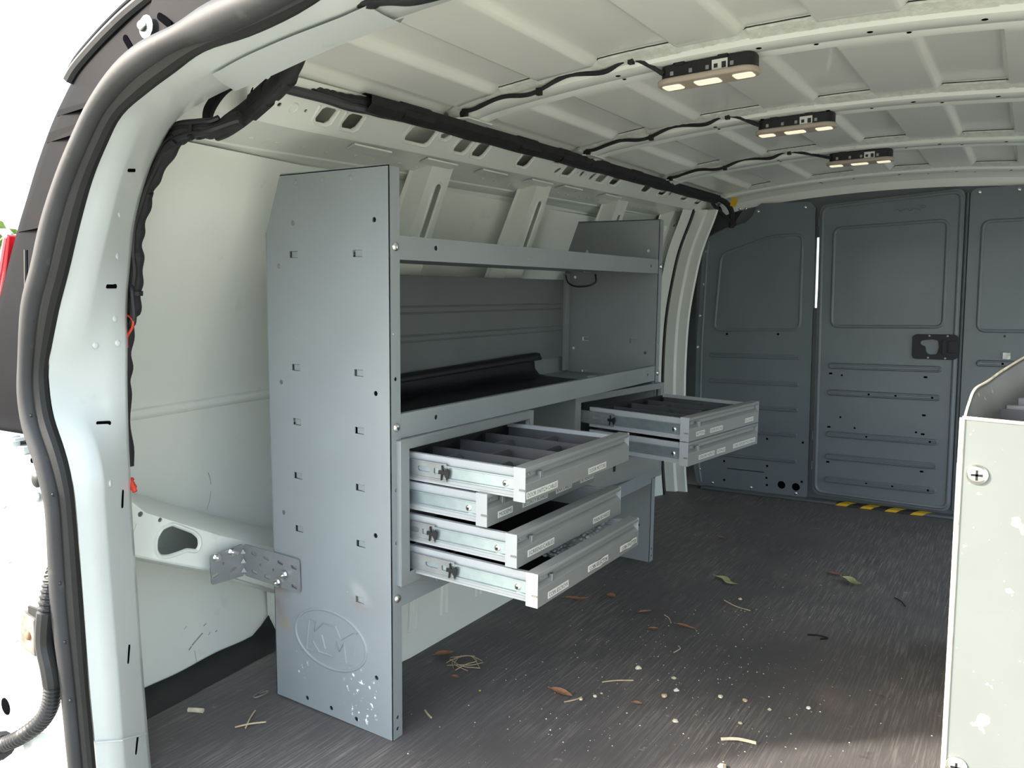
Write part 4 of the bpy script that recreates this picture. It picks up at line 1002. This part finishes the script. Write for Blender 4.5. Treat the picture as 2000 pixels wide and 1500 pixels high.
# ================================================================== WIRING
# straight black wiring channel along the roof rail
def chan(y): return Vector((-.118, y, 1.322+rz(y)*.55))
WC = thing('roof_rail_harness', 'long black wiring channel running along the left roof rail', 'cable', tuple(chan(1.1)))
m = MB(); O = chan(1.1)
rows = []
for k in range(60):
    y = .10+2.22*k/59; p = chan(y)-O; wob = .003*noise.noise((y*9, 0, 0))
    hgt = .016+.003*noise.noise((y*5, 4, 0))
    rows.append([p+Vector((-.028, 0, -hgt+wob)), p+Vector((.0, 0, -hgt-.004+wob)), p+Vector((.016, 0, -.006+wob)), p+Vector((.018, 0, .012)), p+Vector((-.002, 0, .018)), p+Vector((-.03, 0, .014))])
m.grid(rows, True); m.build('channel', M_TAPE, WC)
for y, s_ in ((.74, .05), (1.17, .07), (1.47, .04), (.26, .05), (.95, .03)):
    q = MB(); p = chan(y)-O; rows = []
    for k in range(7):
        yy = y-s_+2*s_*k/6; pp = chan(yy)-O
        rows.append([pp+Vector((.022*math.cos(t)-.004, 0, .021*math.sin(t))) for t in [2*PI*i/10 for i in range(10)]])
    q.grid(rows, True); q.build('tape_wrap', M_TAPE, WC)
q = MB(); q.tube(catmull([chan(2.25)-O, chan(2.36)-O+Vector((.02, 0, -.01)), chan(2.42)-O+Vector((.035, 0, -.05)), chan(2.44)-O+Vector((.03, 0, -.12))], 5), .012, 8); q.tube(catmull([chan(2.25)-O, chan(2.33)-O+Vector((-.02, 0, -.02)), chan(2.40)-O+Vector((.0, 0, -.06)), chan(2.44)-O+Vector((.05, 0, -.11))], 5), .008, 8); q.build('harness_tail', M_TAPE, WC)
q = MB(); q.box(-.012, .012, -.004, .004, -.02, .02, Fr(chan(2.40)-O+Vector((.055, -.01, -.012)), (1, 0, -.3), Y)); q.build('yellow_tag', M_YEL, WC)
# rear end of the harness: exposed looms
q = MB(); q.tube(catmull([(-.155-O.x, -.14-O.y, 1.318-O.z), (-.145-O.x, -.08-O.y, 1.314-O.z), (-.135-O.x, 0-O.y, 1.312-O.z), (-.13-O.x, .06-O.y, 1.308-O.z), (-.125-O.x, .14-O.y, 1.312-O.z)], 6), .010, 8); q.build('exposed_loom', pmat('grey_loom', (.05, .05, .055), .4), WC)
q = MB(); q.tube(catmull([(-.16-O.x, -.13-O.y, 1.326-O.z), (-.145-O.x, -.04-O.y, 1.332-O.z), (-.135-O.x, .03-O.y, 1.322-O.z), (-.12-O.x, .12-O.y, 1.325-O.z)], 12), .010, 8, rf=lambda i, n: .010+(.0015 if i % 3 else 0)); q.build('corrugated_loom', M_WIRE, WC)

# pillar harness
hp_ = [(-.02, -.30, 1.205), (-.055, -.315, 1.192), (-.086, -.32, 1.193), (-.141, -.32, 1.195), (-.185, -.32, 1.177), (-.224, -.32, 1.146), (-.257, -.32, 1.117), (-.278, -.32, 1.080), (-.297, -.32, 1.045), (-.305, -.32, 1.010), (-.304, -.32, .976), (-.312, -.32, .940), (-.318, -.32, .905), (-.335, -.32, .866), (-.347, -.32, .820), (-.352, -.32, .780), (-.360, -.32, .740), (-.365, -.32, .66), (-.36, -.32, .60)]
PH = thing('pillar_harness', 'black taped wire harness running down inside the left rear pillar', 'cable', hp_[8])
hc = catmull(loc(hp_, hp_[8]), 6)
q = MB(); q.tube(hc, .011, 8, rf=lambda i, n: (.0135 if i < 75 else .010)+.002*math.sin(i*.8)+.003*math.sin(PI*min(1, i/70))); q.build('taped_loom', M_TAPE, PH)
q = MB(); q.tube([p+Vector((.010, -.010, -.006+.004*math.sin(i*.3))) for i, p in enumerate(hc[:66])], .006, 8); q.build('second_loom', M_WIRE, PH)
q = MB(); q.tube([p+Vector((-.004+.006*math.sin(i*.25), -.012, .010)) for i, p in enumerate(hc[4:80])], .005, 8); q.build('third_loom', M_WIRE, PH)
for i in (14, 20, 38, 57, 68):
    q = MB(); p = hc[i]; t = (hc[i+1]-hc[i-1]).normalized()
    q.tube([p-t*.004, p+t*.004], .0165, 10); q.box(.012, .024, -.004, .004, -.004, .004, Fr(p, t.orthogonal(), t)); q.build('cable_tie', M_BLACK, PH)
q = MB()
for s_ in range(3): q.tube(catmull([hc[68]+Vector((.0, -.01, .03)), hc[70]+Vector((.022, -.015, .01-.006*s_)), hc[74]+Vector((.014+.004*s_, -.012, -.02)), hc[76]+Vector((-.01, -.01, -.01)), hc[72]+Vector((-.008, -.016, .008))], 6), .0042, 6)
q.build('tangled_wires', M_WIRE, PH)
RWi = MB(); o_ = Vector((-.31, -.33, .865))
RWi.tube(catmull([Vector(p)-o_ for p in ((-.335, -.325, .884), (-.315, -.335, .888), (-.298, -.335, .880), (-.300, -.335, .866), (-.318, -.335, .848), (-.336, -.325, .828))], 6), .0022, 6)
r_ = RWi.build('red_wire', M_RED, loc=tuple(o_)); tag(r_, 'thin red wire loop hanging from the pillar harness', 'wire')
q = MB(); q.box(-.007, .007, -.004, .004, -.006, .006); q = q.build('blue_connector', M_BLUE, bevel=.001, loc=(-.333, -.331, .868)); tag(q, 'small blue wire plug beside the red wire loop', 'connector')
RC = thing('red_connector', 'red wire connector hanging beside the pillar above the wall brace', 'connector', (-.333, -.335, .573))
q = MB(); q.tube([(-.022, .005, .030), (-.012, 0, .018), (-.006, 0, .008)], .0022, 6); q.build('lead', M_RED, RC)
q = MB(); frq = Fr((0, 0, 0), (.6, 0, -.8), Y)
q.tube([frq(-.010, 0, 0), frq(-.006, 0, 0), frq(-.005, 0, 0), frq(.010, 0, 0), frq(.012, 0, 0), frq(.018, 0, 0)], .006, 8, rf=lambda i, n: (.007, .0085, .0055, .0068, .0045, .004)[i]); q.build('plug', M_RED, RC)

# black sleeve crossing from pillar to header
SL = thing('harness_sleeve', 'wide flat black fabric harness sleeve at the top of the rear pillar', 'cable', (-.02, -.25, 1.25))
q = MB(); path = catmull([(.115, -.275, 1.312), (.085, -.265, 1.298), (.035, -.25, 1.275), (-.02, -.25, 1.250), (-.075, -.255, 1.224), (-.125, -.265, 1.203)], 6)
q.tube(loc(path, (-.02, -.25, 1.25)), .03, 12, rf=lambda i, n: (.012+.020*sstep(0, 10, i))*(1-.25*sstep(n-5, n, i)), flat=.42, up=(.2, -.7, .5)); q.build('sleeve', pmat('sleeve_cloth', (.024, .024, .027), .7, var=.25, vscale=25, bump=.2), SL)
for i in (13, 19):
    q2 = MB(); p = Vector(path[i])-Vector((-.02, -.25, 1.25)); t = (Vector(path[i+1])-Vector(path[i-1])).normalized()
    q2.tube([p-t*.02, p+t*.02], .0335, 12, flat=.45, up=(.2, -.7, .5)); q2.build('sleeve_wrap', M_TAPE, SL)
q = MB()
for s_ in range(3): q.tube(catmull([Vector((-.115-.006*s_, -.02, -.045)), Vector((-.128-.006*s_, -.01, -.012+.004*s_)), Vector((-.10, .0, .022+.005*s_)), Vector((-.055, .01, .038+.004*s_))], 6), .0055, 6)
q.build('looped_loom', M_WIRE, SL)
# hexagonal access hole in the upper wall corner
q = MB(); fr = Fr((-.165, -.17, 1.262), (.8, -.45, .2), (.1, .3, 1)); q.prism([(-.045, 0), (-.03, .02), (.02, .028), (.05, .02), (.035, -.018), (-.03, -.018)], fr, 0, .002); q.build('access_hole', M_HOLE_SHADE, WALL)

# dome lamps and their leads
for k in range(3):
    y0 = BOWS[k]; cx = (.490, .512, .562)[k]; zb = zroof(cx)-.034
    D = thing('dome_lamp', ('tan dome lamp nearest the rear doors, on the first roof bow', 'middle tan dome lamp, on the second roof bow', 'tan dome lamp nearest the bulkhead, on the third roof bow')[k], 'lamp', (cx, y0+.004, zb), group='roof dome lamps')
    tilt_ = -math.atan2(zroof(cx+.1)-zroof(cx-.1), .2); D.rotation_euler = (0, tilt_, 0)
    q = MB(); q.prism(rrect(-.095, -.028, .100, .030, .020, 5), Fr((0, 0, 0), X, Y, Z), -.026, .002); q.build('housing', M_BLACK, D, bevel=.002)
    q = MB(); q.prism(rrect(-.105, -.036, .105, .036, .032, 6), Fr((0, 0, -.024), X, Y, Z), -.012, 0); q.build('bezel', M_LAMPTAN, D, bevel=.004)
    for x in (-.074, 0, .074):
        w_ = .020 if x else .026; q = MB(); q.prism(rrect(x-w_, -.018, x+w_, .018, .007, 3), Fr((0, 0, -.036), X, Y, Z), -.0018, .001); q.build('lens', M_LENS, D, bevel=.001)
    q = MB(); q.box(.018, .050, -.0292, -.0284, -.026, -.004); q.mat(1); q.box(.038, .047, -.0295, -.0291, -.022, -.010); q.box(.022, .030, -.0295, -.0291, -.020, -.012); q.build('sticker', [M_PAPER, M_INK], D)
    for x in (-.07, -.03, .005, .055): 
        q = MB(); q.box(x, x+.007, -.0295, -.028, -.02, -.012); q.build('clip_window', M_ZINCD, D)
    for x in (-.05, .04):
        q = MB(); q.box(x-.01, x+.01, -.03, -.024, -.002, .005); q.build('mount_tab', M_BLACK, D)
    # lead along the bow
    yb = y0-.043
    xs_ = [-.10, -.095, -.06, .02, .10, .19, .28, .345, cx-.086]
    dz = [-.055, -.020, -.024, -.018, -.030, -.012, -.024, -.010, -.046]
    pts = [(x, yb-.006 if i < 8 else y0-.022, zroof(x)+d_) for i, (x, d_) in enumerate(zip(xs_, dz))]
    pts = [(-.102, yb+.02, 1.325+rz(y0)*.5)]+pts[1:]
    Cb = thing('lamp_lead', ('black lamp lead taped along the first roof bow', 'black lamp lead taped along the second roof bow', 'black lamp lead taped along the third roof bow')[k], 'cable', pts[4], group='dome lamp leads')
    cc = catmull(loc(pts, pts[4]), 8)
    q = MB(); q.tube(cc, .0055, 8, rf=lambda i, n: .0050+.0013*noise.noise((i*.3, k, 0))); q.build('cable', M_TAPE, Cb)
    for i in (12, 34, 56):
        q = MB(); p = cc[i]; q.box(-.006, .006, -.009, .003, -.012, .004, Fr(p, X, Y, Z)); q.build('cable_clip', M_BLACK, Cb, bevel=.001)

# header trim piece at top of the frame (black seal end)
q = MB(); q.tube(catmull([(.355, -.43, 1.274), (.373, -.43, 1.268), (.409, -.43, 1.263), (.441, -.43, 1.256), (.475, -.43, 1.254), (.53, -.43, 1.255), (.62, -.43, 1.262)], 5), .014, 10, flat=.5, rf=lambda i, n: .013 if 1 < i < 8 else .009); q = q.build('header_grommet', M_BLACK)
tag(q, 'black rubber grommet strip on the rear header', 'grommet')

# ================================================================== RIGHT CABINET
RCAB = thing('side_cabinet', 'worn pale grey steel cabinet on the right beside the rear doors', 'cabinet', (1.0, -.05, 0))
q = MB(); fr = Fr((0, 0, 0), X, Z, -Y)
q.plate(inset_round([(.0, 0), (.42, 0), (.42, .742), (.004, .758)], .004, 2), [], fr, .003); q.build('end_panel', M_CARD, RCAB)
q = MB(); q.box(.0, .002, 0, 1.2, 0, .70); q.box(.0, .42, 1.198, 1.2, 0, .70); q.box(.0, .42, .004, 1.2, .690, .694); q.build('case', M_CARD, RCAB)
q = MB(); q.tube([(.0005, -.0005, 0), (.0040, -.0005, .758)], .0028, 6, rf=lambda i, n: .003); q.build('chipped_edge', M_CHIP, RCAB)
q = MB(); q.tube([(.004, -.0005, .758), (.42, -.0005, .742)], .0022, 6); q.build('chipped_top_edge', M_CHIP, RCAB)
for x, z in ((.023, .688), (.017, .303)):
    q = MB(); frs = Fr((x, -.0005, z), X, Z, -Y); q.dome(frs, .0125, .006, 18); s_ = q.build('panel_screw', M_STEEL, RCAB)
    q = MB(); q.box(-.0065, .0065, -.0014, .0014, .0052, .0066, frs); q.box(-.0014, .0014, -.0065, .0065, .0052, .0066, frs); q.build('cross_recess', M_BLACK, s_)
# dark bent side sheet rising behind the end panel
q = MB()
topl = [(.007, .006, .758), (.009, .030, .771), (.013, .070, .786), (.025, .130, .792), (.040, .210, .801), (.061, .300, .812), (.080, .390, .820)]
T = catmull(topl, 5)
rows = [[p, p+Vector((.002, .001, -.004)), p+Vector((.006, .004, -.016)), p+Vector((.012, .006, -.030)), Vector((p.x+.016, p.y+.01, .694))] for i, p in enumerate(T)]
q.grid(rows); SS = q.build('side_sheet', M_DKPANEL, RCAB, smooth=60)
sd = SS.modifiers.new('thick', 'SOLIDIFY'); sd.thickness = .0025
q = MB(); q.tube([p+Vector((-.0005, 0, .001)) for p in T], .0016, 6); q.build('sheet_edge', M_CHIP, SS)
# dark divided bin on top
BN = thing('parts_bin', 'black divided plastic bin on top of the right cabinet', 'bin', (1.040, .10, .695))
q = MB(); q.box(0, .30, 0, .004, 0, .058); q.box(0, .30, .496, .50, 0, .085); q.grid([[(0, 0, .060), (0, .25, .072), (.0, .5, .085)], [(0, 0, 0), (0, .25, 0), (0, .5, 0)]]); q.box(0, .30, 0, .5, 0, .004); q.build('bin_body', M_BIN, BN)
for k in range(7):
    y = .03+.068*k; q = MB(); q.box(.006, .30, y, y+.012, .004, .060+.0035*k); q.build('bin_divider', M_BIN_LIT, BN, bevel=.002)

# ================================================================== FLOOR LITTER
random.seed(11)
def leaf_mesh(L, W_, curl, twist, fold):
    m = MB(); rows = []; n = 10
    for i in range(n+1):
        t = i/n; w = W_*math.sin(PI*t**.8)**.8+.0003
        x = (t-.5)*L; z = curl*(2*t-1)**2+.002
        off = twist*math.sin(t*PI*2)
        rows.append([(x, off-w, z+fold*w), (x, off-w*.5, z+fold*w*.4), (x, off, z), (x, off+w*.5, z+fold*w*.4), (x, off+w, z+fold*w)])
    m.grid(rows); m.tube([(-L*.5, 0, curl+.002), (-L*.62, twist*.3, curl+.003)], .0007, 5)
    return m
def leaf(x, y, L, W_, rot, mat_, label, curl=.006, twist=0, fold=.5):
    o = leaf_mesh(L, W_, curl, twist, fold).build('fallen_leaf', mat_, smooth=60, loc=(x, y, .0005)); o.rotation_euler = (0, 0, rot); tag(o, label, 'leaf', group='leaves on the van floor')
leaf(-.045, .89, .075, .010, .55, M_LEAFB, 'dark brown leaf on the floor directly below the lowest drawer front', .008, .003)
leaf(.033, .965, .035, .012, -.5, M_LEAFB, 'short orange-brown leaf just right of the lowest drawer front', .004)
leaf(.170, .906, .040, .008, .9, M_LEAFB, 'narrow brown leaf in the middle of the floor right of the drawers', .003)
leaf(.306, .868, .058, .007, -.1, M_LEAFB, 'long light brown leaf strip in the centre of the floor', .002)
leaf(.200, .356, .062, .012, -.1, M_LEAFB, 'large brown leaf nearest the foot of the grey end panel on the open floor', .004)
leaf(.289, 1.282, .095, .014, -.35, M_LEAFG, 'pale green wavy leaf in front of the far end panel', .004, .012, .2)
leaf(.632, 1.469, .075, .016, -.5, M_LEAFG, 'pale green curled leaf near the bulkhead door', .010, .006, .6)
leaf(.368, .406, .022, .006, .3, M_LEAFB, 'tiny reddish leaf piece beside the crumbs on the floor', .002)
leaf(.572, 1.527, .050, .007, -.3, M_LEAFB, 'brown leaf sliver left of the pale leaf by the bulkhead', .003)
leaf(.123, 1.729, .040, .008, -.4, M_LEAFB, 'brown leaf bit beside the foot of the far end panel', .003)
leaf(-.156, .377, .050, .012, .9, M_LEAFB, 'dull brown leaf against the wheel arch by the pine needles', .004)
leaf(-.057, .291, .022, .006, .0, M_LEAFB, 'small tan leaf fragment below the pine needles', .002)
leaf(.238, .807, .026, .007, .5, M_LEAFB, 'small brown leaf piece left of the long leaf strip', .003)
def twig(pts, r, label, mat_=M_STRAW, name='twig'):
    P = [Vector(p) for p in pts]; o0 = P[0].copy()
    o = MB(); o.tube(catmull([p-o0 for p in P], 4), r, 6); o = o.build(name, mat_, loc=tuple(o0)); tag(o, label, 'twig', group='twigs and straws on the van floor'); return o
twig([(.335, 1.115, .003), (.38, 1.085, .003), (.425, 1.075, .003)], .0016, 'thin straw lying in the middle of the floor')
twig([(.225, .915, .003), (.245, .90, .003), (.262, .872, .003)], .0014, 'fine straw above the long leaf strip')
twig([(.255, .455, .003), (.28, .48, .003), (.315, .502, .003)], .0016, 'dark thin twig between the crumbs')
twig([(.225, .325, .003), (.24, .345, .003), (.248, .365, .003)], .0016, 'curved orange stem beside the large brown leaf')
twig([(.335, .74, .003), (.348, .72, .006), (.340, .695, .003)], .0013, 'small curled straw right of the dusty patch')
twig([(.575, .36, .004), (.605, .375, .006), (.640, .385, .003)], .0034, 'pale thick wood splinter at the front of the floor', M_CRUMB)
twig([(-.02, .13, .003), (-.006, .121, .003), (.012, .112, .003)], .0022, 'small straw beside the corner of the grey end panel')
twig([(.765, 1.40, .003), (.785, 1.379, .003), (.80, 1.345, .003)], .0018, 'dark twig near the worn cabinet on the right', M_RUBBER)
twig([(.605, .99, .002), (.63, 1.0, .002), (.655, .995, .002), (.64, .98, .002)], .0025, 'black crescent mark of rubber on the floor', M_BLACK, 'rubber_shred')
twig([(-.47, -.15, .004), (-.455, -.144, .005), (-.438, -.135, .004)], .0055, 'flat pale wood chip behind the grey end panel', M_CRUMB, 'wood_chip')
PN = thing('pine_needles', 'tangle of pine needles on the floor by the wheel arch', 'needles', (-.083, .365, .002))
for k in range(7):
    a = k*.8; q = MB(); q.tube(catmull([(.045*math.cos(a), .045*math.sin(a), .001), (.02*math.cos(a+.9), .028*math.sin(a+.9), .008), (.03*math.cos(a+2), .03*math.sin(a+2), .006), (.05*math.cos(a+3), .04*math.sin(a+3), .001)], 5), .0009, 5); q.build('needle', M_STRAW, PN)
ST = thing('dry_stalk', 'forked dry grass stalk behind the grey end panel', 'twig', (-.31, -.103, .002))
for pts in (((-.03, .03, .002), (-.01, .0, .004), (.012, -.03, .002)), ((-.01, -.04, .002), (.01, -.015, .004), (.03, .01, .002))):
    q = MB(); q.tube(catmull(pts, 5), .0018, 6); q.build('stalk', M_STRAW, ST)
q = MB(); q.tube(catmull([(-.010, .016, .002), (-.006, -.014, .002), (.004, -.016, .002), (.008, .012, .002), (.002, .018, .002), (-.004, .0, .002)], 5), .0018, 6); q = q.build('rusty_staple', M_RUST, loc=(-.392, -.015, .001)); tag(q, 'rusty wire clip on the floor at the back of the end panel', 'clip')
def crumb(x, y, r, m_, label):
    r *= .6
    q = MB(); n = 7; rows = []
    for i in range(4):
        ph = PI*(i+.5)/4; rows.append([(r*math.sin(ph)*math.cos(2*PI*k/n)*random.uniform(.7, 1.3), r*math.sin(ph)*math.sin(2*PI*k/n)*random.uniform(.7, 1.3), r*.45*(1-math.cos(ph))*random.uniform(.8, 1.2)) for k in range(n)])
    q.grid(rows, True); q.add([rows[0][k] for k in range(n)], [tuple(range(n))]); q.add([rows[3][k] for k in range(n)], [tuple(range(n))])
    o = q.build('crumb', m_, smooth=0, loc=(x, y, .0002)); tag(o, label, 'crumb', group='crumbs on the van floor')
for x, y, r, lb in ((.251, .358, .008, 'pale crumb at the right tip of the large brown leaf'), (.298, .568, .014, 'wedge-shaped cream crumb above the dark thin twig'), (.392, .564, .010, 'cream crumb behind the whitish crumb'),
                    (.516, .535, .010, 'cream crumb between the whitish crumb and the tan crumb on the right'), (.271, .387, .008, 'tiny cream crumb just behind the large brown leaf'), (.589, .446, .008, 'small dark-edged crumb right of centre near the sun patch'),
                    (.626, .536, .008, 'small cream crumb next to the tan crumb on the right'), (.468, .38, .011, 'single cream crumb in front of the largest tan crumb'), (.278, .407, .006, 'smallest cream speck behind the large brown leaf'),
                    (.608, .267, .014, 'pale crumb in front of the thick wood splinter'), (.372, 1.15, .010, 'pale crumb beside the thin straw in the middle')): crumb(x, y, r, M_CRUMB, lb)
crumb(.406, .471, .012, M_STRAW, 'largest tan crumb in the middle of the front floor'); crumb(.419, .511, .011, M_PAPER, 'whitish crumb just behind the largest tan crumb')
crumb(.568, .548, .010, M_STRAW, 'tan crumb right of the crumb group'); crumb(.03, .27, .005, M_OCHRE, 'yellow crumb near the grey end panel'); crumb(.697, .588, .010, M_PAPER, 'white ring-shaped crumb at the right of the floor')
cs = MB(); random.seed(5)
for k in range(650):
    x = random.gauss(.40, .25); y = random.gauss(.6, .45)
    if not (-.2 < x < .95 and -.3 < y < 2.3): continue
    r = random.choice((.0008, .001, .0014, .002)); a = random.random()*3
    cs.cur = random.choice((0, 0, 1, 2))
    p = [(x+r*math.cos(a+t)*random.uniform(.6, 1.4), y+r*math.sin(a+t)*random.uniform(.6, 1.4), .0003) for t in (0, 1.6, 3.1, 4.7)]
    cs.add(p+[(x, y, .0003+r*.8)], [(0, 1, 4), (1, 2, 4), (2, 3, 4), (3, 0, 4)])
o = cs.build('dust_grit', [M_CRUMB, M_STRAW, M_PAPER], smooth=0); tag(o, 'fine pale grit scattered over the black floor', 'grit', kind='stuff')

# ================================================================== TREES OUTSIDE
def tree(x, y, h, r, label, seed):
    random.seed(seed); T_ = thing('tree', label, 'tree', (x, y, -.68), group='trees outside the van')
    q = MB(); q.tube([(0, 0, 0), (.05, .02, h*.35), (.0, .05, h*.7)], .12, 8, rf=lambda i, n: .14-.04*i); q.build('trunk', M_BARK, T_)
    q = MB()
    for k in range(2600):
        u = random.uniform(-1, 1); a = random.uniform(0, 2*PI); rr = r*random.uniform(.55, 1.05)*(1+.25*noise.noise((math.cos(a)*2, math.sin(a)*2, u*2+seed)))
        s = math.sqrt(1-u*u); c_ = Vector((rr*s*math.cos(a), rr*s*math.sin(a), h*.62+rr*.75*u))
        d = Vector((random.gauss(0, 1), random.gauss(0, 1), random.gauss(0, 1))).normalized(); e = d.orthogonal().normalized(); L_ = random.uniform(.06, .13)
        q.add([c_-d*L_, c_+e*L_*.45, c_+d*L_, c_-e*L_*.45], [(0, 1, 2, 3)])
    q = q.build('foliage', M_FOLI, T_, smooth=0); q['kind'] = 'stuff'
tree(-13.4, 4.9, 3.05, 1.25, 'leafy tree outside at the left edge beyond the red tail lamp', 1)
tree(-15.5, 9.5, 4.2, 1.9, 'tall broad tree standing farther forward outside on the left', 2)
tree(-17.0, .5, 3.6, 1.7, 'round tree standing farther back outside on the left', 3)
